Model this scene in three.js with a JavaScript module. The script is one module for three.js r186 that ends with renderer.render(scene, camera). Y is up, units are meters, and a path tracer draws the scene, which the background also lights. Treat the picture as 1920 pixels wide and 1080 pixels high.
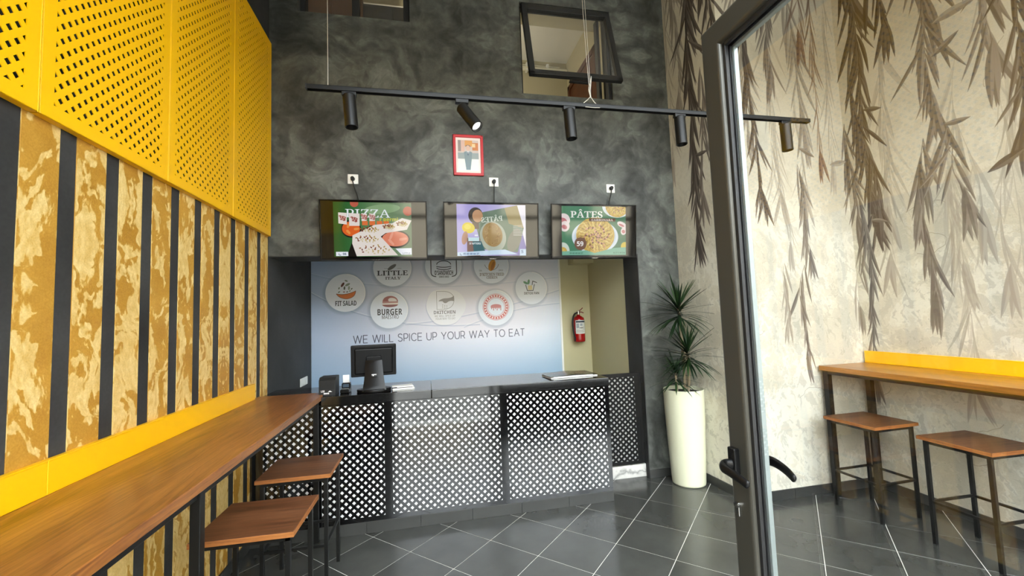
import * as THREE from 'three';
import { RoundedBoxGeometry } from 'three/addons/geometries/RoundedBoxGeometry.js';
import { mergeGeometries } from 'three/addons/utils/BufferGeometryUtils.js';

// ---------------------------------------------------------------- camera, sky, exposure
const scene = new THREE.Scene();
const FOCAL_PX = 787.27, FRAME_H = 1080;
const camera = new THREE.PerspectiveCamera((2 * Math.atan(FRAME_H / 2 / FOCAL_PX) * 180) / Math.PI, 1920 / 1080, 0.05, 200);
camera.position.set(-0.0417, 1.6102, 3.8637);
camera.rotation.order = 'YXZ';
camera.rotation.set(0.069049, -0.20189, -0.036575);
const renderer = new THREE.WebGLRenderer({ antialias: true });
renderer.shadowMap.enabled = true;
renderer.toneMapping = THREE.LinearToneMapping;
renderer.toneMappingExposure = 1.0;
scene.background = new THREE.Color().setRGB(0.9, 0.98, 1.03);      // an even overcast sky
scene.backgroundIntensity = 14.5;
scene.environmentIntensity = 14.5;

// ---------------------------------------------------------------- the room's measures (metres)
const XL = -1.346, ZF = 3.6, H = 5.25, XB = 2.5, XJ = 2.545, ZJ = 0.73, XR = 3.83, WT = 0.31, ZK = -1.338, ZM = -1.7, MF = 2.9;

// ---------------------------------------------------------------- small tools
let seed = 7;
const rnd = () => { seed = (seed + 0x6d2b79f5) | 0; let t = Math.imul(seed ^ (seed >>> 15), 1 | seed); t = (t + Math.imul(t ^ (t >>> 7), 61 | t)) ^ t; return ((t ^ (t >>> 14)) >>> 0) / 4294967296; };
const rr = (a, b) => a + (b - a) * rnd();
const used = new Map();
function numbered(name) { const n = used.get(name) ?? 0; used.set(name, n + 1); return n ? name + '_' + String(n).padStart(3, '0') : name; }
function tag(o, label, category, group) { if (label) o.userData.label = label; if (category) o.userData.category = category; if (group) o.userData.group = group; return o; }
function thing(name, label, category, pos = [0, 0, 0], group) { const o = new THREE.Group(); o.name = numbered(name); o.position.set(...pos); scene.add(o); return tag(o, label, category, group); }
function struct(name) { const o = new THREE.Group(); o.name = name; o.userData.kind = 'structure'; scene.add(o); return o; }
function part(name, geo, mat, parent, label) {
  const m = new THREE.Mesh(Array.isArray(geo) ? merge(geo) : geo, mat); m.castShadow = m.receiveShadow = true; m.name = name; parent.add(m);
  if (label) m.userData.label = label;
  return m;
}
function pieceName(parent, base) { parent.userData.count ??= {}; const n = parent.userData.count[base] ?? 0; parent.userData.count[base] = n + 1; return n ? base + '_' + String(n).padStart(3, '0') : base; }
const merge = (list) => mergeGeometries(list.map((g) => { const q = g.index ? g.toNonIndexed() : g; for (const k of Object.keys(q.attributes)) if (!['position', 'normal', 'uv'].includes(k)) q.deleteAttribute(k); return q; }), false);
// uv in metres by the main direction of each face; long = axis that should run along u
function metric(geo, ox = 0, oy = 0, long = '') {
  const g = geo.index ? geo.toNonIndexed() : geo, p = g.attributes.position, n = g.attributes.normal, uv = new Float32Array(p.count * 2);
  for (let i = 0; i < p.count; i += 3) {
    let nx = 0, ny = 0, nz = 0;
    for (let k = 0; k < 3; k++) { nx += Math.abs(n.getX(i + k)); ny += Math.abs(n.getY(i + k)); nz += Math.abs(n.getZ(i + k)); }
    const f = nx >= ny && nx >= nz ? 0 : ny >= nz ? 1 : 2;
    for (let k = 0; k < 3; k++) {
      const x = p.getX(i + k), y = p.getY(i + k), z = p.getZ(i + k);
      let u = f === 0 ? z : x, v = f === 1 ? z : y;
      if ((long === 'z' && f === 1) || (long === 'y' && f !== 1)) [u, v] = [v, u];
      uv[(i + k) * 2] = u + ox; uv[(i + k) * 2 + 1] = v + oy;
    }
  }
  g.setAttribute('uv', new THREE.BufferAttribute(uv, 2));
  return g;
}
// a box given by its lower and upper corners, edges rounded by r
function box(x0, y0, z0, x1, y1, z1, r = 0, seg = 2) {
  const w = x1 - x0, h = y1 - y0, d = z1 - z0;
  const g = r ? new RoundedBoxGeometry(w, h, d, seg, Math.min(r, w / 2.01, h / 2.01, d / 2.01)) : new THREE.BoxGeometry(w, h, d);
  g.translate((x0 + x1) / 2, (y0 + y1) / 2, (z0 + z1) / 2);
  return g.index ? g.toNonIndexed() : g;
}
const tube = (pts, r, seg = 24, rad = 8) => new THREE.TubeGeometry(new THREE.CatmullRomCurve3(pts.map((q) => new THREE.Vector3(...q))), seg, r, rad);
const lathe = (pts, n = 40) => new THREE.LatheGeometry(pts.map((q) => new THREE.Vector2(...q)), n);

// ---------------------------------------------------------------- noise and textures
const PERM = new Float32Array(65536);
for (let i = 0; i < 65536; i++) PERM[i] = rnd();
const hash = (x, y) => { let h = Math.imul(x, 374761393) + Math.imul(y, 668265263); h = Math.imul(h ^ (h >>> 13), 1274126177); return PERM[(h ^ (h >>> 16)) & 65535]; };
const mod = (a, n) => ((a % n) + n) % n;
function vn(x, y, px, py) {                            // value noise with periods px, py
  const x0 = Math.floor(x), y0 = Math.floor(y), fx = x - x0, fy = y - y0, sx = fx * fx * (3 - 2 * fx), sy = fy * fy * (3 - 2 * fy);
  const a = mod(x0, px), b = mod(x0 + 1, px), c = mod(y0, py), d = mod(y0 + 1, py);
  const q = hash(a, c), r = hash(b, c), s = hash(a, d), t = hash(b, d);
  return (q + (r - q) * sx) * (1 - sy) + (s + (t - s) * sx) * sy;
}
function fbm(x, y, p, oct = 5, py = p) { let v = 0, a = 0.5, n = 0; for (let i = 0; i < oct; i++) { v += a * vn(x, y, p, py); n += a; x *= 2; y *= 2; p *= 2; py *= 2; a *= 0.5; } return v / n; }
const sat = (x) => Math.min(1, Math.max(0, x)), mix = (a, b, t) => a + (b - a) * t, smooth = (a, b, x) => { const t = sat((x - a) / (b - a)); return t * t * (3 - 2 * t); };
const mix3 = (a, b, t) => [mix(a[0], b[0], t), mix(a[1], b[1], t), mix(a[2], b[2], t)];
function tex(w, h, f, sx, sy, srgb = true, mirror = false) {   // f(u, v) with u, v in 0..1 -> rgb 0..255; sx, sy metres covered
  const d = new Uint8Array(w * h * 4);
  for (let y = 0, i = 0; y < h; y++) for (let x = 0; x < w; x++, i += 4) { const c = f(x / w, y / h); d[i] = c[0]; d[i + 1] = c[1]; d[i + 2] = c[2]; d[i + 3] = 255; }
  const t = new THREE.DataTexture(d, w, h);
  t.magFilter = t.minFilter = THREE.LinearFilter; t.wrapS = t.wrapT = mirror ? THREE.MirroredRepeatWrapping : THREE.RepeatWrapping;
  t.repeat.set(1 / sx, 1 / sy); if (srgb) t.colorSpace = THREE.SRGBColorSpace; t.needsUpdate = true;
  return t;
}
function canvasTex(w, h, draw) {
  const c = document.createElement('canvas'); c.width = w; c.height = h; const g = c.getContext('2d'); draw(g, w, h);
  const t = new THREE.CanvasTexture(c); t.colorSpace = THREE.SRGBColorSpace; t.magFilter = THREE.LinearFilter; return t;
}
const std = (o) => new THREE.MeshStandardMaterial(o), phys = (o) => new THREE.MeshPhysicalMaterial(o);
const rgb = (r, g, b) => new THREE.Color(`rgb(${r},${g},${b})`);

// trowelled microcement: soft clouds with pale curling trowel marks
const cementTex = tex(1024, 1024, (u, v) => {
  const wx = fbm(u * 8 + 9.1, v * 8, 8, 4), wy = fbm(u * 8, v * 8 + 4.7, 8, 4);
  const a = fbm(u * 20 + wx * 4, v * 20 + wy * 4, 20, 6), b = fbm(u * 40 + wy * 8, v * 40 + wx * 8, 40, 5), c = fbm(u * 90 + a * 8, v * 90 + wx * 8, 90, 4), big = fbm(u * 4, v * 4, 4, 3);
  const arc = Math.pow(sat(1 - Math.abs(b - 0.5) * 7), 2) * smooth(0.46, 0.66, a), fine = vn(u * 512, v * 512, 512, 512);
  let k = 0.66 + (a - 0.5) * 0.6 + (b - 0.5) * 0.34 + (c - 0.5) * 0.24 + (big - 0.5) * 0.22 + arc * 0.12 + (fine - 0.5) * 0.05;
  k = Math.max(0.14, sat(k)) * 225; return [k, k * 1.0, k * 0.965];
}, 4.6, 4.6, true, true);
const plasterTex = tex(512, 512, (u, v) => { const k = 150 + (fbm(u * 4, v * 4, 4, 6) - 0.5) * 130 + (vn(u * 200, v * 200, 200, 200) - 0.5) * 16; return [k, k, k]; }, 1.6, 1.6);
// golden stucco: mustard ground with torn cream flakes drawn up and across
const goldTex = tex(1024, 1024, (u, v) => {
  const w1 = fbm(u * 12, v * 12, 12, 4), big = fbm(u * 7 + 3, v * 5 + 1, 7, 3, 5), p = u * 46 + v * 14, q = v * 26 - u * 10;
  const t = fbm(p + w1 * 5, q + w1 * 4, 4096, 5), f = fbm(p * 3 + w1 * 9, q * 2.2, 4096, 3);
  const m = smooth(0.47, 0.57, t + 0.035 + (big - 0.5) * 0.7 + (f - 0.5) * 0.22), n = vn(u * 512, v * 512, 512, 512) - 0.5;
  const base = mix3([168, 118, 30], [206, 156, 62], fbm(u * 14, v * 14, 14, 5)), c = mix3(base, [240, 212, 146], m * (0.35 + 0.65 * f));
  return [sat((c[0] + n * 16) / 255) * 255, sat((c[1] + n * 16) / 255) * 255, sat((c[2] + n * 14) / 255) * 255];
}, 1.9, 1.9, true, true);
const woodTex = (dark, mid, light, sd) => tex(1024, 256, (u, v) => {
  const w = fbm(u * 3 + sd, v * 4, 3, 4, 4), g = fbm(u * 6 + sd, v * 60 + w * 14, 6, 4, 60), l = vn(u * 5, v * 150 + w * 30, 5, 150), f = vn(u * 60, v * 250, 60, 250);
  const t = sat(0.5 + (g - 0.5) * 0.95 + (w - 0.5) * 1.0), c = t < 0.5 ? mix3(dark, mid, t * 2) : mix3(mid, light, t * 2 - 1), k = 1 - 0.1 * smooth(0.7, 0.95, l) - 0.1 * smooth(0.6, 0.95, f);
  return [c[0] * k, c[1] * k, c[2] * k];
}, 1.5, 0.42);
const tableWood = woodTex([104, 58, 20], [148, 92, 38], [178, 118, 58], 1.3), stoolWood = woodTex([82, 48, 28], [112, 70, 42], [136, 92, 62], 5.7), doorWood = woodTex([62, 30, 12], [92, 46, 20], [112, 62, 30], 3.1);
const tileTex = tex(512, 512, (u, v) => { const a = fbm(u * 6, v * 6, 6, 6), b = fbm(u * 20 + 5, v * 20, 20, 4), k = 66 + (a - 0.5) * 20 + (b - 0.5) * 10; return [k, k * 1.01, k * 0.98]; }, 2.1, 2.1);
const tileRough = tex(256, 256, (u, v) => { const k = 54 + (fbm(u * 8, v * 8, 8, 4) - 0.5) * 16; return [k, k, k]; }, 1.7, 1.7, false);
const graniteTex = tex(512, 512, (u, v) => { const n = vn(u * 256, v * 256, 256, 256), b = fbm(u * 60, v * 60, 60, 3), k = 24 + (b - 0.5) * 22 + (n > 0.93 ? 34 : 0); return [k, k, k * 1.02]; }, 0.9, 0.9);
const marbleTex = tex(256, 256, (u, v) => { const w = fbm(u * 4, v * 4, 4, 5), k = 205 - 70 * Math.pow(sat(1 - Math.abs(w - 0.5) * 12), 2) - (fbm(u * 9, v * 9, 9, 4) - 0.5) * 40; return [k, k * 0.99, k * 0.96]; }, 0.8, 0.8);

const M = {
  cement: std({ map: cementTex, color: rgb(139, 144, 142), roughness: 0.5 }),
  blackPlaster: std({ map: plasterTex, color: rgb(92, 92, 91), roughness: 0.7 }),
  gold: std({ map: goldTex, roughness: 0.55 }),
  yellow: std({ color: rgb(252, 190, 4), roughness: 0.36 }),
  blackSteel: phys({ color: rgb(18, 18, 17), roughness: 0.42, specularIntensity: 0.7 }),
  tableWood: phys({ map: tableWood, roughness: 0.34, clearcoat: 0.25, clearcoatRoughness: 0.25 }),
  stoolWood: phys({ map: stoolWood, roughness: 0.4, clearcoat: 0.15, clearcoatRoughness: 0.3 }),
  edgeWood: std({ map: tableWood, color: new THREE.Color(1.15, 1.12, 1.3), roughness: 0.6 }),
  tile: [1, 0.93, 1.06].map((k) => std({ map: tileTex, color: new THREE.Color(k * 0.95, k * 0.96, k * 0.93), roughness: 1, roughnessMap: tileRough })),
  skirt: std({ map: tileTex, color: new THREE.Color(0.75, 0.75, 0.74), roughness: 0.35 }),
  grout: std({ color: rgb(214, 212, 204), roughness: 0.9 }),
  granite: phys({ map: graniteTex, roughness: 0.07, ior: 1.9 }),
  gloss: phys({ color: rgb(16, 16, 17), roughness: 0.06, ior: 1.9 }),
  satinBlack: phys({ color: rgb(11, 11, 11), roughness: 0.42, specularIntensity: 0.6 }),
  whiteBoard: std({ color: rgb(246, 246, 244), roughness: 0.6 }),
  beige: std({ color: rgb(196, 190, 152), roughness: 0.8 }),
  cream: std({ color: rgb(196, 188, 158), roughness: 0.8 }),
  white: std({ color: rgb(244, 244, 240), roughness: 0.5 }),
  marble: std({ map: marbleTex, roughness: 0.3 }),
  alu: std({ color: rgb(64, 62, 55), roughness: 0.33, metalness: 0.35 }),
  darkAlu: std({ color: rgb(46, 47, 48), roughness: 0.45, metalness: 0.3 }),
  rubber: std({ color: rgb(16, 16, 17), roughness: 0.6 }),
  glass: phys({ color: 0xffffff, roughness: 0, transmission: 1, thickness: 0, ior: 1.5 }),
  chrome: std({ color: rgb(200, 200, 198), roughness: 0.18, metalness: 1 }),
  plastic: phys({ color: rgb(11, 11, 12), roughness: 0.32, specularIntensity: 0.55 }),
  greyPlastic: phys({ color: rgb(38, 39, 39), roughness: 0.5, specularIntensity: 0.5 }),
  doorWood: std({ map: doorWood, roughness: 0.45 }),
  pot: phys({ color: rgb(218, 218, 190), roughness: 0.32, clearcoat: 0.4, clearcoatRoughness: 0.12 }),
  soil: std({ color: rgb(40, 30, 24), roughness: 1 }),
  bark: std({ color: rgb(150, 136, 112), roughness: 0.85 }),
  leaf: [rgb(28, 52, 24), rgb(38, 66, 30), rgb(22, 42, 22)].map((c) => phys({ color: c, roughness: 0.45, side: THREE.DoubleSide })),
  red: phys({ color: rgb(156, 10, 14), roughness: 0.25, clearcoat: 0.5 }),
  redFrame: std({ color: rgb(206, 52, 60), roughness: 0.35 }),
  cord: std({ color: rgb(14, 14, 14), roughness: 0.6 }),
  steelWire: std({ color: rgb(190, 184, 170), roughness: 0.35, metalness: 0.6 }),
  pavement: std({ map: plasterTex, color: rgb(196, 192, 184), roughness: 0.9 }),
  facade: std({ color: rgb(206, 190, 164), roughness: 0.9 }),
};

// ---------------------------------------------------------------- the mural print on the right wall (u along the wall, v up)
const MURAL_U = 4.9, MURAL_V = H;
function drawMural(g, W, Hh) {
  const img = g.createImageData(W, Hh), d = img.data;
  for (let y = 0, i = 0; y < Hh; y++) for (let x = 0; x < W; x++, i += 4) {
    const u = x / W, v = y / Hh;
    const a = fbm(u * 11, v * 11, 4096, 6), c = fbm(u * 4 + 7, v * 4 + 3, 4096, 4), b = fbm(u * 42 + a * 5, v * 36, 4096, 5), q = fbm(u * 150 + b * 6, v * 105 + b * 6, 4096, 4), r = fbm(u * 330, v * 240, 4096, 2);
    const low = smooth(0.3, 0.7, v), edge = b * 0.62 + q * 0.3 + r * 0.08 + (a - 0.5) * 0.8 + (c - 0.5) * 0.35;
    let col = mix3([203, 198, 180], [190, 183, 163], smooth(0.38, 0.62, c));
    col = mix3(col, [222, 220, 206], smooth(0.5, 0.55, edge) * 0.5 * (0.25 + 0.75 * low));
    col = mix3(col, [166, 162, 146], smooth(0.43, 0.39, edge) * 0.34 * (0.35 + 0.65 * low));
    col = mix3(col, [140, 136, 122], smooth(0.6, 0.66, q + (b - 0.5) * 0.5) * 0.3 * low);
    const n = (vn(x, y * 0.8, 4096, 4096) - 0.5) * 10 + (vn(x * 0.13, y, 4096, 4096) - 0.5) * 5;
    d[i] = col[0] + n; d[i + 1] = col[1] + n; d[i + 2] = col[2] + n; d[i + 3] = 255;
  }
  g.putImageData(img, 0, 0);
  const S = W / MURAL_U, X = (u) => u * S, Y = (v) => Hh - (v * Hh) / MURAL_V;
  // hairline cracks
  g.lineWidth = 1.2;
  for (const [u, v, n] of [[2.5, 2.0, 26], [2.2, 0.9, 20], [2.9, 0.75, 30], [1.5, 0.75, 22], [2.45, 2.35, 16], [3.0, 3.1, 18], [0.9, 1.6, 20], [3.6, 1.7, 24], [3.35, 0.6, 20]]) {
    g.strokeStyle = 'rgba(96,86,72,0.55)'; g.beginPath(); let x = X(u), y = Y(v), t = rr(0, 6.28); g.moveTo(x, y);
    for (let i = 0; i < n; i++) { t += rr(-0.7, 0.7); x += Math.cos(t) * 9; y += Math.sin(t) * 7; g.lineTo(x, y); }
    g.stroke();
  }
  function blade(x, y, ang, L, w, col, col2, alpha) {          // one willow leaf: a slim curved lens, half of it in a second tone
    const bend = rr(-0.18, 0.18), dx = Math.sin(ang), dy = Math.cos(ang), nx = dy, ny = -dx;
    const ex = x + dx * L + nx * bend * L, ey = y + dy * L + ny * bend * L, mx = x + dx * L * 0.45, my = y + dy * L * 0.45;
    g.globalAlpha = alpha; g.fillStyle = col; g.beginPath(); g.moveTo(x, y); g.quadraticCurveTo(mx + nx * w, my + ny * w, ex, ey); g.quadraticCurveTo(mx - nx * w, my - ny * w, x, y); g.fill();
    g.fillStyle = col2; g.beginPath(); g.moveTo(x, y); g.quadraticCurveTo(mx + nx * w, my + ny * w, ex, ey); g.quadraticCurveTo(mx + nx * w * 0.1, my + ny * w * 0.1, x, y); g.fill();
    g.globalAlpha = 1;
  }
  const TONES = [[[66, 58, 52], [100, 91, 82]], [[98, 90, 82], [132, 124, 114]], [[132, 124, 112], [156, 149, 136]], [[152, 144, 130], [170, 163, 148]], [[98, 74, 60], [132, 108, 90]]];
  const css = (c, j) => `rgb(${c.map((q) => Math.round(q + j)).join(',')})`;
  // strand: [u0, v0, u1, v1, leaf length, spread, leaves per metre, tone]
  function strand(u0, v0, u1, v1, L, spread, per, tone) {
    const len = Math.hypot(u1 - u0, v1 - v0), n = Math.max(3, Math.round(len * per * 1.35)), [c1, c2] = TONES[tone], k1 = rr(-0.06, 0.06), k2 = rr(-0.04, 0.04);
    const at = (t) => [mix(u0, u1, t) + k1 * Math.sin(t * 3.1) + k2 * Math.sin(t * 6.6), mix(v0, v1, t)];
    g.strokeStyle = css(c1, 6); g.lineWidth = tone < 2 ? 2.2 : 1.4; g.globalAlpha = 0.8; g.beginPath();
    for (let i = 0; i <= 20; i++) { const [u, v] = at((i / 20) * 0.97); i ? g.lineTo(X(u), Y(v)) : g.moveTo(X(u), Y(v)); }
    g.stroke(); g.globalAlpha = 1;
    for (let i = 0; i < n; i++) {
      const t = i / n, [u, v] = at(t * 0.9), tip = 1 - 0.35 * t, l = L * rr(0.8, 1.5) * tip, side = rnd() < 0.5 ? -1 : 1, a = side * (0.03 + (spread - 0.03) * 0.85 * Math.pow(rnd(), 1.4)) * (rnd() < 0.06 ? 2.2 : 1);
      const j = rr(-14, 14), al = tone >= 3 ? rr(0.35, 0.6) : rr(0.84, 1);
      blade(X(u), Y(v), a, l * S, l * S * rr(0.055, 0.1) * (tone >= 3 ? 0.6 : 1), css(c1, j), css(c2, j), al);
    }
    for (let i = 0; i < 3; i++) { const [u, v] = at(0.86); blade(X(u), Y(v), rr(-0.25, 0.25), L * S * 0.9, L * S * 0.1, css(c1, 0), css(c2, 0), 0.9); }
  }
  const list = [
    // faint growth behind
    [0.03, 5.1, 0.03, 2.9, 0.34, 0.6, 14, 3], [0.2, 5.2, 0.14, 3.6, 0.34, 0.5, 14, 2], [1.25, 4.2, 1.28, 2.4, 0.36, 0.4, 12, 3], [1.21, 3.1, 1.31, 2.05, 0.3, 0.35, 12, 3], [1.5, 3.6, 1.52, 2.5, 0.36, 0.4, 11, 3],
    [2.38, 3.9, 2.27, 2.2, 0.42, 0.4, 13, 3], [2.34, 3.2, 2.32, 1.85, 0.4, 0.4, 11, 3], [2.72, 2.9, 2.78, 1.75, 0.4, 0.55, 11, 3], [2.74, 2.6, 2.73, 0.8, 0.36, 0.4, 13, 3], [2.86, 3.4, 2.92, 2.1, 0.45, 0.5, 9, 3],
    [1.92, 4.6, 1.85, 2.7, 0.36, 0.3, 9, 3], [3.03, 3.9, 3.06, 1.3, 0.3, 0.3, 6, 3], [3.15, 3.4, 3.06, 1.6, 0.4, 0.3, 5, 3], [3.4, 4.4, 3.45, 2.3, 0.4, 0.5, 10, 3], [3.8, 4.6, 3.75, 2.0, 0.4, 0.5, 10, 3], [4.4, 4.6, 4.45, 2.2, 0.4, 0.5, 10, 3],
    [0.9, 4.9, 0.95, 2.9, 0.34, 0.5, 12, 2],
    // middle tones
    [1.23, 4.9, 1.3, 3.65, 0.4, 0.35, 15, 1], [1.49, 4.6, 1.6, 3.05, 0.42, 0.45, 14, 2], [1.62, 4.9, 1.58, 4.1, 0.4, 0.3, 8, 4], [1.81, 4.9, 1.73, 2.75, 0.34, 0.18, 9, 4],
    [1.47, 2.9, 1.58, 2.0, 0.3, 0.26, 15, 1], [1.46, 1.98, 1.4, 1.12, 0.32, 0.25, 10, 1], [1.25, 2.0, 1.22, 1.45, 0.26, 0.3, 10, 2],
    [2.03, 3.3, 2.07, 2.3, 0.36, 0.45, 15, 1], [2.08, 2.2, 2.06, 1.5, 0.28, 0.35, 9, 2], [2.68, 4.6, 2.74, 2.9, 0.44, 0.5, 16, 1], [2.62, 2.9, 2.6, 1.5, 0.36, 0.3, 14, 1],
    [2.75, 3.0, 2.88, 2.35, 0.42, 0.45, 9, 1], [3.02, 4.7, 3.1, 3.2, 0.5, 0.4, 10, 1], [3.2, 4.4, 3.18, 2.55, 0.42, 0.55, 14, 0], [3.6, 4.7, 3.58, 2.4, 0.42, 0.5, 14, 1], [4.0, 4.8, 4.05, 2.6, 0.44, 0.5, 13, 1], [4.6, 4.8, 4.62, 2.3, 0.44, 0.5, 13, 0],
    // dark leading strands
    [1.03, 4.9, 1.1, 2.3, 0.36, 0.26, 15, 0], [0.43, 5.2, 0.29, 1.95, 0.42, 0.38, 17, 0], [0.62, 5.2, 0.62, 3.8, 0.38, 0.4, 15, 0], [0.5, 3.9, 0.42, 2.5, 0.34, 0.35, 12, 1],
    [2.13, 4.9, 2.24, 2.05, 0.42, 0.42, 20, 0], [2.1, 2.6, 2.1, 0.75, 0.3, 0.26, 13, 1], [2.4, 4.8, 2.42, 3.9, 0.4, 0.35, 9, 0], [2.12, 3.6, 2.22, 2.3, 0.36, 0.35, 13, 0],
  ];
  for (const s of list) strand(...s);
  // broad upturned leaves that stand out sideways
  for (const [u, v, a, l, t] of [[2.72, 3.5, 1.9, 0.2, 1], [2.75, 3.75, 1.7, 0.26, 2], [2.2, 3.35, 1.2, 0.16, 0], [2.18, 2.35, 1.4, 0.14, 1], [2.75, 2.95, 1.3, 0.16, 1], [1.5, 3.05, 1.3, 0.18, 1], [2.02, 2.95, -1.3, 0.2, 2], [0.36, 3.1, 1.3, 0.16, 0], [3.16, 2.6, -1.1, 0.22, 0]]) blade(X(u), Y(v), a, l * S, l * S * 0.24, css(TONES[t][0], 0), css(TONES[t][1], 0), 0.9);
}
const muralTex = canvasTex(2048, 2048, drawMural);
M.mural = std({ map: muralTex, roughness: 0.72 });

// ---------------------------------------------------------------- the setting: floor
{
  const floor = struct('floor');
  part('grout', metric(box(XL - 0.2, -0.2, -0.3, XR + 0.2, -0.0018, ZF + 0.25)), M.grout, floor);
  const S = 0.4, gap = 0.0022, a = Math.PI / 4, c = Math.cos(a), s = Math.sin(a), ox = 0.375, oz = 0.7138;
  const clip = (poly, nx, nz, d) => { const out = []; for (let i = 0; i < poly.length; i++) { const p = poly[i], q = poly[(i + 1) % poly.length], dp = p[0] * nx + p[1] * nz - d, dq = q[0] * nx + q[1] * nz - d; if (dp <= 0) out.push(p); if (dp * dq < 0) { const t = dp / (dp - dq); out.push([mix(p[0], q[0], t), mix(p[1], q[1], t)]); } } return out; };
  const slab = (poly) => { const sh = new THREE.Shape(poly.map((p) => new THREE.Vector2(p[0], -p[1]))); const g = new THREE.ExtrudeGeometry(sh, { depth: 0.006, bevelEnabled: true, bevelThickness: 0.001, bevelSize: 0.0008, bevelOffset: -0.0008, bevelSegments: 1, curveSegments: 1 }); g.rotateX(-Math.PI / 2); g.translate(0, -0.007, 0); return g; };
  const full = [[0, 0], [S, 0], [S, S], [0, S]].map(([u, v]) => [(u - S / 2) * (1 - gap / S * 2), (v - S / 2) * (1 - gap / S * 2)]).map(([u, v]) => [c * u + s * v, s * u - c * v]);
  const variants = [0, 1, 2, 3].map((k) => metric(slab(full), k * 0.53, k * 0.31));
  for (let i = -14; i < 16; i++) for (let j = -14; j < 16; j++) {
    const u = (i + 0.5) * S, v = (j + 0.5) * S, x = ox + c * u + s * v, z = oz + s * u - c * v;
    let poly = full.map((p) => [p[0] + x, p[1] + z]);
    const before = JSON.stringify(poly);
    poly = clip(clip(clip(clip(poly, -1, 0, -XL - 0.002), 1, 0, XR - 0.002), 0, 1, ZF + 0.05), 0, -1, 0.29);
    if (poly.length >= 3) { const inside = poly.some((p) => p[0] > XJ && p[1] < ZJ); if (inside) { const p1 = clip(poly, 1, 0, XJ), p2 = clip(poly, 0, -1, -ZJ), area = (q) => Math.abs(q.reduce((m, p, k) => { const n = q[(k + 1) % q.length]; return m + p[0] * n[1] - p[1] * n[0]; }, 0)); poly = area(p1) > area(p2) ? p1 : p2; } }
    const area = poly.length < 3 ? 0 : Math.abs(poly.reduce((m, p, k) => { const n = poly[(k + 1) % poly.length]; return m + p[0] * n[1] - p[1] * n[0]; }, 0)) / 2;
    if (area < 0.002) continue;
    const whole = JSON.stringify(poly) === before, mat = M.tile[Math.floor(rnd() * 3)];
    const m = part(pieceName(floor, 'tile'), whole ? variants[Math.floor(rnd() * 4)] : metric(slab(poly)), mat, floor);
    if (whole) m.position.set(x, 0, z);
  }
  delete floor.userData.count;
}
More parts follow.
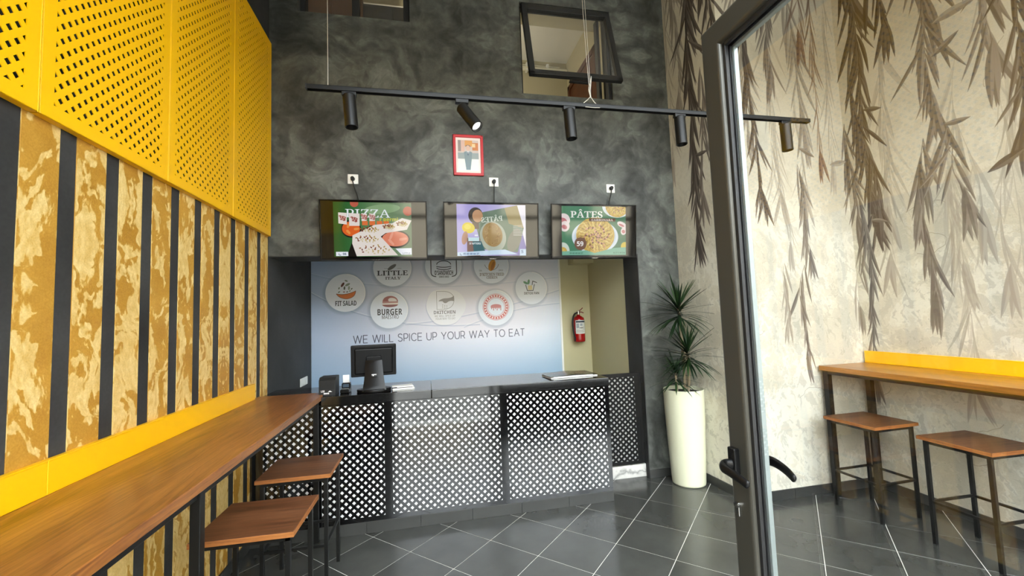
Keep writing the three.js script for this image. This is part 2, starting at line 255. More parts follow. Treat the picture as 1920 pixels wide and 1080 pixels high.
// walls
function wallWithHoles(x0, x1, y0, y1, holes, z0, z1) {
  const sh = new THREE.Shape([[x0, y0], [x1, y0], [x1, y1], [x0, y1]].map((p) => new THREE.Vector2(...p)));
  for (const [a, b, c, d] of holes) sh.holes.push(new THREE.Path([[a, b], [a, d], [c, d], [c, b]].map((p) => new THREE.Vector2(...p))));
  const g = new THREE.ExtrudeGeometry(sh, { depth: z1 - z0, bevelEnabled: false }); g.translate(0, 0, z0);
  return metric(g, 1.45, 0.3);
}
const W1 = [-1.116, 4.413, -0.139, 5.1], W2 = [0.925, 3.797, 1.884, 4.745];
{
  const wb = struct('wall_back');
  // the cooking-area opening is cut to the floor: three solid fields and the lintel
  part('wall_face', wallWithHoles(XL, XB, 2.2, H, [W1, W2], -WT, 0), M.cement, wb);
  part('pier', metric(box(2.053, 0, -WT, XB, 2.2, 0), 1.45, 0.3), M.cement, wb);
  part('jamb_lining', metric(box(2.047, 0.0, -WT, 2.055, 2.2, 0.0005)), M.blackPlaster, wb);
  part('lintel_lining', metric(box(XL, 2.194, -WT, 2.053, 2.202, 0.0005)), M.blackPlaster, wb);
  const wl = struct('wall_left');
  part('wall_face', metric(box(XL - 0.2, -0.2, ZM - 0.2, XL, H, ZF + 0.1)), M.blackPlaster, wl);
  for (let k = 0; k < 16; k++) {
    const z0 = 0.02 + 0.2281 * k; if (z0 + 0.152 > ZF) break;
    part(pieceName(wl, 'stripe'), metric(box(XL - 0.001, 0.075, z0, XL + 0.003, 2.385, z0 + 0.152, 0.001, 1), k * 0.37, k * 0.23), M.gold, wl, k ? undefined : 'mustard and cream stucco stripe');
  }
  delete wl.userData.count;
  // right wall: short return, jog, long flank, printed mural continuous over all three
  const wr = struct('wall_right');
  const pts = [[XB, 0], [XJ, ZJ], [XR, ZJ], [XR, ZF + 0.1]], us = [0, 0.73, 2.015, 4.985], pos = [], uv = [];
  const quad = (a, b, y0, y1, u0, u1) => { pos.push(a[0], y0, a[1], a[0], y1, a[1], b[0], y1, b[1], a[0], y0, a[1], b[0], y1, b[1], b[0], y0, b[1]); const U0 = u0 / MURAL_U, U1 = Math.min(1, u1 / MURAL_U), V0 = y0 / MURAL_V, V1 = y1 / MURAL_V; uv.push(U0, V0, U0, V1, U1, V1, U0, V0, U1, V1, U1, V0); };
  for (let i = 0; i < 3; i++) quad(pts[i], pts[i + 1], 0, H, us[i], us[i + 1]);
  const outer = [[XR, ZF + 0.1], [XR + 0.2, ZF + 0.1], [XR + 0.2, -WT], [XB, -WT], [XB, 0]];
  for (let i = 0; i < 4; i++) quad(outer[i], outer[i + 1], 0, H, 0.01, 0.02);
  const g = new THREE.BufferGeometry(); g.setAttribute('position', new THREE.Float32BufferAttribute(pos, 3)); g.setAttribute('uv', new THREE.Float32BufferAttribute(uv, 2)); g.computeVertexNormals();
  part('mural', g, M.mural, wr, 'printed mural of drooping willow branches on aged plaster');
  // skirting tiles
  const skirt = (name, runs) => {
    const o = struct(name);
    for (const [x0, z0, x1, z1] of runs) {
      const L = Math.hypot(x1 - x0, z1 - z0), n = Math.max(1, Math.round(L / 0.4)), ang = Math.atan2(-(z1 - z0), x1 - x0);
      for (let i = 0; i < n; i++) { const t = (i + 0.5) / n, m = part(pieceName(o, 'tile'), metric(box(-L / n / 2 + 0.001, 0, -0.006, L / n / 2 - 0.001, 0.078, 0.006, 0.0015, 1), i * 0.3), M.skirt, o); m.position.set(mix(x0, x1, t), 0, mix(z0, z1, t)); m.rotation.y = ang; }
    }
    delete o.userData.count;
  };
  skirt('baseboard_right', [[XB - 0.006, 0.012, XJ - 0.006, ZJ + 0.008], [XJ + 0.004, ZJ + 0.006, XR - 0.012, ZJ + 0.006], [XR - 0.006, ZJ + 0.012, XR - 0.006, ZF]]);
  skirt('baseboard_back', [[2.048, 0.006, XB - 0.012, 0.006]]);
  skirt('baseboard_left', [[XL + 0.006, ZF, XL + 0.006, 0.38]]);
  const ceil = struct('ceiling'); part('slab', metric(box(XL - 0.2, H, ZM - 0.2, XR + 0.2, H + 0.2, ZF + 0.1)), M.white, ceil);
  // cooking area behind the opening
  const kb = struct('wall_kitchen'); part('rear', box(XL - 0.2, 0, ZK - 0.15, 2.25, 2.75, ZK), M.beige, kb); part('side', box(2.053, 0, ZK, 2.25, 2.75, -WT), M.beige, kb);
  part('soffit', box(1.785, 2.262, ZK, 2.053, 2.75, ZK + 0.2), M.beige, kb); 
  const kc = struct('ceiling_kitchen'); part('slab', box(XL, 2.75, ZM, 2.25, MF, -WT), M.beige, kc);
  const kf = struct('floor_kitchen'); part('platform', metric(box(XL, -0.1, ZK, 2.053, 0.118, -0.06, 0.004)), M.marble, kf);
}
// mezzanine room behind the high windows
{
  const w = struct('wall_mezzanine');
  part('rear', box(XL - 0.2, MF, ZM - 0.15, 2.25, H, ZM), M.cream, w); part('side', box(2.02, MF, ZM, 2.25, H, -WT), M.cream, w);
  const c = struct('trim_1'); part('beam', box(XL, 5.2, -0.84, 2.02, H, -WT), M.cream, c);
  const d = struct('door_2');
  part('frame', [box(1.985, MF, -1.6, 2.03, 4.83, -1.53, 0.004), box(1.985, MF, -0.7, 2.03, 4.83, -0.63, 0.004), box(1.985, 4.76, -1.6, 2.03, 4.83, -0.63, 0.004)].map((q) => metric(q, 0, 0, 'y')), M.doorWood, d);
  part('leaf', metric(box(2.0, MF, -1.53, 2.025, 4.76, -0.7), 0, 0, 'y'), M.doorWood, d);
  for (let k = 0; k < 2; k++) part('panel' + (k ? '_001' : ''), metric(box(1.992, 3.1 + k * 0.95, -1.42, 2.004, 3.9 + k * 0.75, -0.8, 0.01), 0.3, 0, 'y'), M.doorWood, d);
  const pipe = thing('water_pipe', 'cream pipe on clips along the mezzanine wall seen through the open high window', 'pipe');
  part('pipe', [tube([[0.3, 5.09, -1.64], [2.0, 5.09, -1.64]], 0.032, 2, 12), tube([[0.3, 5.16, -1.66], [1.9, 5.15, -1.66]], 0.01, 2, 8)], std({ color: rgb(240, 236, 216), roughness: 0.4 }), pipe);
  for (let k = 0; k < 5; k++) part('clip' + (k ? '_00' + k : ''), box(0.5 + k * 0.3, 5.06, -1.7, 0.53 + k * 0.3, 5.17, -1.612, 0.004), M.white, pipe);
  for (const [x0, x1, top, mat, lab] of [[-1.2, -0.62, 4.95, std({ color: rgb(112, 78, 44), roughness: 0.6 }), 'brown wardrobe behind the left pane of the partly seen high window'], [-0.615, -0.02, 4.89, std({ color: rgb(52, 50, 36), roughness: 0.6 }), 'dark olive wardrobe behind the right pane of the partly seen high window']]) {
    const o = thing('wardrobe', lab, 'wardrobe', [0, 0, 0], 'wardrobes in the mezzanine');
    part('carcass', box(x0, MF, -0.95, x1, top, -0.45, 0.005), mat, o); const xm = (x0 + x1) / 2;
    for (const s of [0, 1]) { const dr = part('door' + (s ? '_001' : ''), box(s ? xm + 0.003 : x0 + 0.01, MF + 0.06, -0.45, s ? x1 - 0.01 : xm - 0.003, top - 0.03, -0.432, 0.003), mat, o); part('handle', box(s ? xm + 0.03 : xm - 0.04, 3.8, -0.432, s ? xm + 0.04 : xm - 0.03, 3.95, -0.415, 0.003), M.chrome, dr); }
  }
  const lamp = thing('added_pendant_lamp', 'added round opal pendant lamp, out of sight, brightening the mezzanine room', 'lamp', [0.3, H, -1.0]);  // invented lamp, hidden from both windows, added to brighten the mezzanine
  part('ceiling_rose', new THREE.CylinderGeometry(0.05, 0.05, 0.025, 32).translate(0, -0.0125, 0), M.white, lamp); part('cord', new THREE.CylinderGeometry(0.004, 0.004, 0.72, 10).translate(0, -0.385, 0), M.cord, lamp);
  part('globe', new THREE.SphereGeometry(0.1, 32, 20).translate(0, -0.84, 0), std({ color: 0xffffff, emissive: new THREE.Color(1, 0.9, 0.68), emissiveIntensity: 1.5, roughness: 0.6 }), lamp);
  const pl = new THREE.PointLight(new THREE.Color(1, 0.9, 0.68), 1.9); pl.position.set(0.3, H - 0.84, -1.0); pl.castShadow = true; pl.shadow.radius = 4; scene.add(pl); pl.name = 'added_mezzanine_light';  // added fill light at the invented globe
}
// high windows in the back wall
{
  const f1 = struct('window_1'), [a, b, c, d] = W1;
  part('frame', [box(a, b, -0.16, a + 0.05, d, -0.08, 0.004), box(c - 0.06, b, -0.16, c, d, -0.08, 0.004), box(a, b, -0.16, c, b + 0.012, -0.08, 0.003), box(a, d - 0.05, -0.16, c, d, -0.08, 0.004), box(-0.665, b, -0.15, -0.6, d, -0.07, 0.004)], M.darkAlu, f1);
  part('glass', box(a + 0.05, b + 0.012, -0.122, -0.665, d - 0.05, -0.118), M.glass, f1); part('glass_001', box(-0.6, b + 0.012, -0.122, c - 0.06, d - 0.05, -0.118), M.glass, f1);
  const f2 = struct('window_2'), [e, f, g, h] = W2;
  part('frame', [box(e, f, -0.1, e + 0.018, h, -0.03, 0.003), box(g - 0.035, f, -0.14, g, h, -0.03, 0.003), box(g - 0.09, f, -0.2, g - 0.06, h, -0.13, 0.003), box(e, h - 0.04, -0.1, g, h, -0.02, 0.004)], M.darkAlu, f2);
  part('reveal_lining', [box(e, h - 0.006, -WT - 0.002, g, h + 0.001, -0.1), box(g - 0.006, f, -WT - 0.002, g + 0.001, h, -0.2)], M.cream, f2);
  const sash = new THREE.Group(); sash.name = 'sash'; sash.position.set(0, h - 0.03, 0.0); sash.rotation.x = -0.262; f2.add(sash);
  const L = 0.9, x0 = e + 0.015, x1 = g - 0.012, t = 0.055;
  part('sash_frame', [box(x0, -L, -0.02, x0 + t, 0, 0.025, 0.005), box(x1 - t, -L, -0.02, x1, 0, 0.025, 0.005), box(x0, -0.075, -0.02, x1, 0, 0.025, 0.005), box(x0, -L, -0.02, x1, -L + t, 0.025, 0.005)], M.darkAlu, sash);
  part('pane', box(x0 + t, -L + t, -0.003, x1 - t, -0.075, 0.003), M.glass, sash);
  part('handle', [box(1.34, -L - 0.012, -0.05, 1.56, -L + 0.004, -0.02, 0.004)], M.rubber, sash);
}
// street front behind the camera: glazing in dark aluminium, doorway left open
{
  const y1 = 4.2, f = struct('window_3'), posts = [-0.62, 0.96, 2.4, XR - 0.06], m = 0.06;
  part('frame', [...posts.map((x) => box(x, 0, ZF, x + m, y1, ZF + 0.1, 0.005)), box(-0.62, 2.6, ZF, XR, 2.67, ZF + 0.1, 0.005), box(-0.62, y1 - m, ZF, XR, y1, ZF + 0.1, 0.005), box(0.96, 0, ZF, XR, 0.1, ZF + 0.1, 0.005)], M.darkAlu, f);
  for (let i = 0; i < 3; i++) { const x0 = posts[i] + m, x1 = posts[i + 1]; part(pieceName(f, 'glass'), box(x0, 2.67, ZF + 0.047, x1, y1 - m, ZF + 0.053), M.glass, f); if (i !== 0) part(pieceName(f, 'glass'), box(x0, 0.1, ZF + 0.047, x1, 2.6, ZF + 0.053), M.glass, f); }
  delete f.userData.count;
  const w = struct('wall_front'); part('added_parapet', metric(box(1.02, 0, ZF + 0.005, XR, 0.5, ZF + 0.18)), M.blackPlaster, w); part('header', box(XL - 0.2, y1, ZF, XR + 0.2, H, ZF + 0.2), M.white, w); part('side_field', metric(box(XL - 0.2, 0, ZF, -0.62, y1, ZF + 0.2)), M.blackPlaster, w);  // low dark parapet is unseen, added to darken what the counter front mirrors
}
// street outside
{
  const g = struct('pavement'); part('paving', metric(box(-25, -0.2, ZF + 0.25, 30, -0.03, 22)), M.pavement, g);
  const b = struct('building_opposite'); part('walls', box(-25, -0.1, 18, 30, 5.5, 24), M.facade, b);
  for (let i = 0; i < 8; i++) for (let j = 0; j < 2; j++) part(pieceName(b, 'window'), box(-18 + i * 5, 0.6 + j * 2.6, 17.9, -16.2 + i * 5, 2.2 + j * 2.6, 18.05), M.darkAlu, b);
  delete b.userData.count;
}

// ---------------------------------------------------------------- perforated sheet: diagonal lattice inside a plain margin
function perforated(w, h, t, mx0, mx1, my0, my1, pitch, diag) {   // returns geometry in x 0..w, y 0..h, z 0..t
  const x0 = mx0, x1 = w - mx1, y0 = my0, y1 = h - my1, nx = Math.round((x1 - x0) / pitch), ny = Math.round((y1 - y0) / pitch), px = (x1 - x0) / nx, py = (y1 - y0) / ny, pos = [];
  const clip = (poly, ax, lim, sgn) => { const out = []; for (let i = 0; i < poly.length; i++) { const p = poly[i], q = poly[(i + 1) % poly.length], dp = (p[ax] - lim) * sgn, dq = (q[ax] - lim) * sgn; if (dp <= 1e-9) out.push(p); if (dp * dq < -1e-14) { const k = dp / (dp - dq); out.push([mix(p[0], q[0], k), mix(p[1], q[1], k)]); } } return out; };
  const clipAll = (q) => clip(clip(clip(clip(q, 0, x0, -1), 0, x1, 1), 1, y0, -1), 1, y1, 1);
  const tri = (a, b, c, z) => pos.push(a[0], a[1], z, b[0], b[1], z, c[0], c[1], z);
  const rx = diag / 2, D = [[1, 0], [0, 1], [-1, 0], [0, -1]];
  for (let j = 0; j <= ny * 2; j++) for (let i = 0; i <= nx; i++) {
    const cx = x0 + (i + (j % 2 ? 0.5 : 0)) * px, cy = y0 + (j * py) / 2; if (cx > x1 + 1e-6) continue;
    const O = D.map((d) => [cx + (d[0] * px) / 2, cy + (d[1] * py) / 2]), I = D.map((d) => [cx + d[0] * rx, cy + d[1] * rx]);
    for (let k = 0; k < 4; k++) {
      const n = (k + 1) % 4, q = clipAll([O[k], O[n], I[n], I[k]]);
      for (let a = 1; a + 1 < q.length; a++) { tri(q[0], q[a], q[a + 1], t); tri(q[0], q[a + 1], q[a], 0); }
      let A = I[k], B = I[n], ok = true;
      for (const [ax, lim, sgn] of [[0, x0, -1], [0, x1, 1], [1, y0, -1], [1, y1, 1]]) { const da = (A[ax] - lim) * sgn, db = (B[ax] - lim) * sgn; if (da > 1e-9 && db > 1e-9) { ok = false; break; } if (da > 1e-9) A = [mix(A[0], B[0], da / (da - db)), mix(A[1], B[1], da / (da - db))]; else if (db > 1e-9) B = [mix(B[0], A[0], db / (db - da)), mix(B[1], A[1], db / (db - da))]; }
      if (ok) pos.push(A[0], A[1], t, A[0], A[1], 0, B[0], B[1], 0, A[0], A[1], t, B[0], B[1], 0, B[0], B[1], t);
    }
  }
  const g = new THREE.BufferGeometry(); g.setAttribute('position', new THREE.Float32BufferAttribute(pos, 3)); g.computeVertexNormals(); g.setAttribute('uv', new THREE.Float32BufferAttribute(new Float32Array((pos.length / 3) * 2), 2));
  return merge([g, box(0, 0, 0, w, y0, t), box(0, y1, 0, w, h, t), box(0, y0, 0, x0, y1, t), box(x1, y0, 0, w, y1, t)]);
}
// yellow panels on the left wall, folded edges returning to the wall
{
  const cuts = [0.037, 0.738, 1.471, 2.2, 2.93, 3.58], y0 = 2.36, y1 = 4.06, D = 0.03;
  const labels = ['yellow perforated wall panel in the far corner beside the dark cement wall', 'yellow perforated wall panel second from the dark cement wall', 'yellow perforated wall panel third from the dark cement wall', 'yellow perforated wall panel cut by the left edge of the photo', 'yellow perforated wall panel nearest the street glazing'];
  for (let k = 0; k < 5; k++) {
    const z0 = cuts[k], z1 = cuts[k + 1] - 0.003, w = z1 - z0, o = thing('perforated_panel', labels[k], 'wall panel', [XL, y0, z0], 'yellow perforated panels on the left wall');
    const s = part('sheet', perforated(w, y1 - y0, 0.003, 0.055, 0.055, 0.055, 0.06, 0.0575, 0.0255).rotateY(Math.PI / 2).translate(D - 0.003, 0, w), M.yellow, o); s.castShadow = true;
    part('folded_edge', [box(0.002, 0, 0, D, 0.004, w, 0.001, 1), box(0.002, y1 - y0 - 0.004, 0, D, y1 - y0, w, 0.001, 1), box(0.002, 0, 0, D + 0.0015, y1 - y0, 0.004, 0.001, 1), box(0.002, 0, w - 0.004, D + 0.0015, y1 - y0, w, 0.001, 1)], M.yellow, o);
  }
}
// ---------------------------------------------------------------- bar tables
{
  const o = thing('bar_table', 'long brown wooden bar table along the striped wall', 'table');
  part('table_top', metric(box(XL + 0.001, 1.022, 0.2, -0.85, 1.062, 3.4, 0.004), 0, 0, 'z'), M.tableWood, o);
  part('frame', [box(-0.9, 0.992, 0.4, -0.87, 1.022, 3.38, 0.003), box(-1.335, 0.992, 0.4, -1.305, 1.022, 3.38, 0.003), ...[0.4, 2.08, 3.34].map((z) => box(-1.32, 0.992, z, -0.88, 1.022, z + 0.03, 0.003))], M.blackSteel, o);
  [[0.39, 0.032], [2.06, 0.036], [3.33, 0.036]].forEach(([z, w], i) => part('leg' + (i ? '_00' + i : ''), box(-0.895, 0, z, -0.86, 1.022, z + w, 0.003), M.blackSteel, o));
  for (const [z0, z1, lab] of [[0.325, 2.1, 'yellow splash strip behind the left bar table, far piece ending short of the counter'], [2.103, 3.4, 'yellow splash strip behind the left bar table, near piece cut by the photo edge']]) {
    const b = thing('splash_strip', lab, 'splashback', [0, 0, 0], 'yellow splash strips'); part('strip', box(XL + 0.003, 1.062, z0, XL + 0.024, 1.178, z1, 0.0025), M.yellow, b);
    part('top_fold', box(XL + 0.002, 1.174, z0, XL + 0.026, 1.18, z1, 0.002, 1), M.yellow, b);
  }
  const r = thing('bar_table', 'brown wooden bar table along the mural wall, seen through the glass door', 'table');
  part('table_top', metric(box(3.305, 1.05, 0.752, XR - 0.001, 1.09, 3.4, 0.004), 0.7, 0.1, 'z'), M.tableWood, r);
  part('frame', [box(3.325, 1.02, 0.77, 3.355, 1.05, 3.38, 0.003), box(3.78, 1.02, 0.77, 3.81, 1.05, 3.38, 0.003), ...[0.775, 2.1, 3.34].map((z) => box(3.33, 1.02, z, 3.8, 1.05, z + 0.03, 0.003))], M.blackSteel, r);
  let n = 0; for (const z of [0.77, 3.33]) for (const x of [3.322, 3.765]) part('leg' + (n++ ? '_00' + (n - 1) : ''), box(x, 0, z, x + 0.045, 1.05, z + 0.045, 0.003), M.blackSteel, r);
  const b = thing('splash_strip', 'yellow splash strip behind the right bar table on the mural wall', 'splashback', [0, 0, 0], 'yellow splash strips'); part('strip', box(XR - 0.024, 1.09, 0.755, XR - 0.001, 1.192, 3.4, 0.0025), M.yellow, b); part('top_fold', box(XR - 0.026, 1.188, 0.755, XR - 0.001, 1.194, 3.4, 0.002, 1), M.yellow, b);
}
// ---------------------------------------------------------------- stools
{
  const W = 0.42, D = 0.405, T = 0.705, leg = 0.022;
  const s = thing('bar_stool', 'wooden topped stool tucked under the left bar table, nearer the counter', 'stool', [0, 0, 0], 'wooden topped bar stools');
  part('seat', metric(box(-W / 2 + 0.002, T - 0.023, -D / 2 + 0.002, W / 2 - 0.002, T, D / 2 - 0.002, 0.002), 0.2, 0.1), M.stoolWood, s);
  { const e = M.edgeWood, a = T - 0.024, b = T - 0.0015; part('edge_band', metric(box(-W / 2, a, D / 2 - 0.004, W / 2, b, D / 2, 0.0015, 1)), e, s, 'paler cut wood edge'); part('edge_band_001', metric(box(-W / 2, a, -D / 2, W / 2, b, -D / 2 + 0.004, 0.0015, 1)), e, s); part('edge_band_002', metric(box(-W / 2, a, -D / 2 + 0.004, -W / 2 + 0.004, b, D / 2 - 0.004, 0.0015, 1)), e, s); part('edge_band_003', metric(box(W / 2 - 0.004, a, -D / 2 + 0.004, W / 2, b, D / 2 - 0.004, 0.0015, 1)), e, s); }
  const x = W / 2 - 0.022, z = D / 2 - 0.022, f = [];
  f.push(box(-x, T - 0.048, -z, x, T - 0.024, -z + leg, 0.002, 1), box(-x, T - 0.048, z - leg, x, T - 0.024, z, 0.002, 1), box(-x, T - 0.048, -z, -x + leg, T - 0.024, z, 0.002, 1), box(x - leg, T - 0.048, -z, x, T - 0.024, z, 0.002, 1));
  part('seat_frame', f, M.blackSteel, s);
  let n = 0; for (const sx of [-1, 1]) for (const sz of [-1, 1]) part('leg' + (n++ ? '_00' + (n - 1) : ''), box(sx > 0 ? x - leg : -x, 0, sz > 0 ? z - leg : -z, sx > 0 ? x : -x + leg, T - 0.024, sz > 0 ? z : -z + leg, 0.002, 1), M.blackSteel, s);
  part('foot_rail', [box(-x, 0.268, -z + 0.003, x, 0.284, -z + 0.019, 0.002, 1), box(-x, 0.268, z - 0.019, x, 0.284, z - 0.003, 0.002, 1), box(-x + 0.003, 0.268, -z, -x + 0.019, 0.284, z, 0.002, 1), box(x - 0.019, 0.268, -z, x - 0.003, 0.284, z, 0.002, 1)], M.blackSteel, s);
  const spots = [[-0.845, 0.872, 0.0, ''], [-0.842, 1.583, -0.02, 'wooden topped stool tucked under the left bar table, nearer the camera'], [3.36, 1.1, 0.02, 'wooden topped stool under the right bar table, at its far end'], [3.42, 1.735, -0.03, 'wooden topped stool under the right bar table, nearer the photo edge']];
  spots.forEach(([px, pz, a, lab], i) => { let o = s; if (i) { o = s.clone(); o.name = numbered('bar_stool'); o.userData = { ...s.userData, label: lab }; scene.add(o); } o.position.set(px, 0, pz); o.rotation.y = a; });
}
// ---------------------------------------------------------------- service counter
{
  const o = thing('service_counter', 'glossy black counter with a white dotted lattice front and granite top', 'counter');
  const zf = 0.364, x0 = XL + 0.002, x1 = 1.505;
  part('body', box(x0, 0, -0.16, x1, 0.982, zf - 0.012), M.satinBlack, o);
  part('backing_board', box(x0 + 0.04, 0.1, zf - 0.012, x1 - 0.02, 0.98, zf - 0.006), M.whiteBoard, o, 'white board behind the lattice');
  const cuts = [[x0, -0.872, 0.088, 0.02], [-0.872, -0.359, 0.024, 0.03], [-0.359, 0.5655, 0.03, 0.0315], [0.5655, x1, 0.0315, 0.036]];
  cuts.forEach(([a, b, m0, m1], i) => part('lattice_panel' + (i ? '_00' + i : ''), perforated(b - a, 0.895, 0.005, m0, m1, 0.034, 0.01, 0.058, 0.0295).translate(a, 0.086, zf - 0.006), M.gloss, o));
  for (let i = 0; i < 7; i++) { const a = mix(x0, x1, i / 7), b = mix(x0, x1, (i + 1) / 7); part('plinth_tile' + (i ? '_00' + i : ''), metric(box(a + 0.0005, 0, zf - 0.012, b - 0.0005, 0.086, zf + 0.004, 0.002, 1), i * 0.3), M.skirt, o); }
  part('counter_top', metric(box(-0.85, 0.982, -0.2, -0.02, 1.05, zf + 0.008, 0.004)), M.granite, o); part('counter_top_001', metric(box(-0.018, 0.982, -0.2, x1 + 0.004, 1.05, zf + 0.008, 0.004), 0.4), M.granite, o);
  part('counter_top_002', metric(box(x0, 0.982, -0.2, -0.851, 1.05, 0.199, 0.004), 0.1), M.granite, o); part('support', box(x0, 0.982, 0.2, -0.91, 0.99, zf - 0.012), M.satinBlack, o);
  const g = thing('counter_gate', 'black lattice gate between the counter and the dark pier', 'gate', [2.03, 0, -0.045]);
  const w = 0.51, y0 = 0.135, y1 = 1.012;
  part('lattice_panel', perforated(w - 0.03, y1 - y0, 0.004, 0.03, 0.04, 0.03, 0.035, 0.0555, 0.029).translate(-w, y0, 0), M.satinBlack, g);
  part('frame', [box(-0.03, y0, -0.03, 0, y1, 0.006, 0.003), box(-w, y0, -0.03, -w + 0.02, y1, -0.001, 0.003), box(-w, y1 - 0.02, -0.03, 0, y1, -0.001, 0.003), box(-w, y0, -0.03, 0, y0 + 0.02, -0.001, 0.003)], M.satinBlack, g);
  part('backing_board', box(-w + 0.02, y0 + 0.02, -0.026, -0.03, y1 - 0.02, -0.02), M.whiteBoard, g, 'white board behind the lattice');
  for (const [i, y] of [0.3, 0.95].entries()) part('hinge' + (i ? '_001' : ''), new THREE.CylinderGeometry(0.008, 0.008, 0.07, 16).translate(0.006, y, 0.006), M.blackSteel, g);
}
// ---------------------------------------------------------------- things on the counter
{
  const Y = 1.05, o = thing('cash_register_screen', 'black point of sale touchscreen seen from behind on the counter', 'monitor', [-0.475, Y, 0.235]); o.rotation.y = 0.12;
  const base = new THREE.Shape(); base.absellipse(0, 0, 0.125, 0.085, 0, Math.PI * 2);
  part('base', new THREE.ExtrudeGeometry(base, { depth: 0.012, bevelEnabled: true, bevelSize: 0.008, bevelThickness: 0.006, bevelSegments: 3, curveSegments: 40 }).rotateX(-Math.PI / 2).translate(0, 0.006, 0), M.plastic, o);
  // leaning column, broader at the foot
  const col = new THREE.CylinderGeometry(0.09, 0.115, 0.235, 4, 6, false, Math.PI / 4); col.scale(1, 1, 0.3); { const p = col.attributes.position; for (let i = 0; i < p.count; i++) { const t = (p.getY(i) + 0.1175) / 0.235; p.setZ(i, p.getZ(i) + 0.05 - 0.055 * t); p.setX(i, p.getX(i) * (1 + 0.12 * Math.pow(1 - t, 4))); } col.computeVertexNormals(); }
  part('stand', col.toNonIndexed().translate(0, 0.132, 0), M.plastic, o);
  const mk = canvasTex(128, 64, (g, w, h) => { g.fillStyle = 'rgb(17,17,18)'; g.fillRect(0, 0, w, h); g.fillStyle = '#f4f4f4'; g.fillRect(8, 10, 112, 18); g.fillStyle = '#111'; for (let i = 0; i < 6; i++) g.fillRect(16 + i * 17, 13, 3, 10); g.fillStyle = '#f4f4f4'; g.beginPath(); g.arc(44, 42, 13, 0, 7); g.fill(); });
  part('emblem', new THREE.PlaneGeometry(0.042, 0.02).rotateX(-0.25).translate(0, 0.137, 0.0705), std({ map: mk, roughness: 0.5 }), o, 'white maker mark');
  const head = new THREE.Group(); head.name = 'monitor_head'; head.position.set(0, 0.24, -0.022); head.rotation.x = 0.16; o.add(head);
  part('housing', [box(-0.178, -0.13, -0.04, 0.178, 0.132, -0.012, 0.008), box(-0.15, -0.105, -0.016, 0.15, 0.108, 0.006, 0.012), box(-0.06, -0.02, 0, 0.06, 0.045, 0.022, 0.006)], M.plastic, head);
  part('display', box(-0.168, -0.12, -0.0415, 0.168, 0.122, -0.039), phys({ color: rgb(8, 8, 10), roughness: 0.08 }), head);
  part('mount', box(-0.03, -0.06, -0.02, 0.03, 0.01, 0.03, 0.005), M.greyPlastic, head);
  const pr = thing('receipt_printer', 'dark grey boxy receipt printer at the left end of the counter', 'printer', [-0.815, Y, 0.24]);
  const sh = new THREE.Shape([[-0.07, 0], [0.07, 0], [0.07, 0.115], [0.045, 0.135], [-0.07, 0.135]].map((q) => new THREE.Vector2(...q)));
  part('case', new THREE.ExtrudeGeometry(sh, { depth: 0.115, bevelEnabled: true, bevelSize: 0.004, bevelThickness: 0.004, bevelSegments: 2 }).rotateY(-Math.PI / 2).translate(0.055, 0.002, 0), M.greyPlastic, pr);
  part('lid_seam', box(-0.062, 0.112, 0.0735, 0.062, 0.1135, 0.0752), M.rubber, pr);
  const pm = canvasTex(256, 96, (g, w, h) => { g.fillStyle = 'rgb(30,30,30)'; g.fillRect(0, 0, w, h); g.fillStyle = '#fff'; g.font = 'bold 44px sans-serif'; g.fillText('LSI', 22, 44); g.beginPath(); g.moveTo(140, 44); g.lineTo(172, 20); g.lineTo(214, 44); g.fill(); g.fillRect(70, 58, 90, 12); for (let i = 0; i < 4; i++) g.fillRect(74 + i * 24, 70, 12, 14); });
  part('front_label', new THREE.PlaneGeometry(0.112, 0.042).translate(-0.002, 0.027, 0.0755), std({ map: pm, roughness: 0.6 }), pr, 'white lettering');
  const rd = thing('card_terminal', 'small black card terminal with white paper between printer and touchscreen', 'card reader', [-0.7, Y, 0.2]);
  part('body', [box(-0.035, 0, -0.06, 0.035, 0.03, 0.06, 0.008), box(-0.033, 0.026, -0.06, 0.033, 0.075, 0.0, 0.01)], M.plastic, rd);
  for (let i = 0; i < 3; i++) part('key_row' + (i ? '_00' + i : ''), box(-0.026, 0.028, 0.008 + i * 0.016, 0.026, 0.034, 0.018 + i * 0.016, 0.002), i % 2 ? M.white : M.greyPlastic, rd);
  part('display', box(-0.024, 0.04, -0.003, 0.024, 0.066, 0.002, 0.002), phys({ color: rgb(70, 84, 96), roughness: 0.1 }), rd);
  const pg = new THREE.PlaneGeometry(0.05, 0.075, 1, 10); { const p = pg.attributes.position; for (let i = 0; i < p.count; i++) { const t = (p.getY(i) + 0.0375) / 0.075; p.setZ(i, Math.sin(t * 2.4) * 0.016 + t * 0.006); } pg.computeVertexNormals(); }
  part('paper_slip', pg.translate(0.0, 0.1, -0.035), std({ color: rgb(240, 240, 238), roughness: 0.8, side: THREE.DoubleSide }), rd, 'white receipt paper');
  const bk = thing('order_pad', 'white paper pads stacked on the counter beside the touchscreen', 'notepad', [-0.25, Y, 0.2]); bk.rotation.y = 0.12;
  part('pad', box(-0.085, 0, -0.045, 0.09, 0.012, 0.05, 0.002), M.white, bk); part('cover', [box(-0.09, 0.012, -0.05, 0.075, 0.016, 0.045, 0.001, 1), box(-0.09, 0.016, 0.0, -0.05, 0.022, 0.05, 0.001, 1)], M.plastic, bk); part('sheet', box(-0.088, 0.016, -0.055, 0.08, 0.026, 0.04, 0.002), M.white, bk);
  const mn = thing('menu_booklet', 'dark printed menu booklet lying at the right end of the counter', 'menu', [1.24, Y, 0.1]); mn.rotation.y = 0.06;
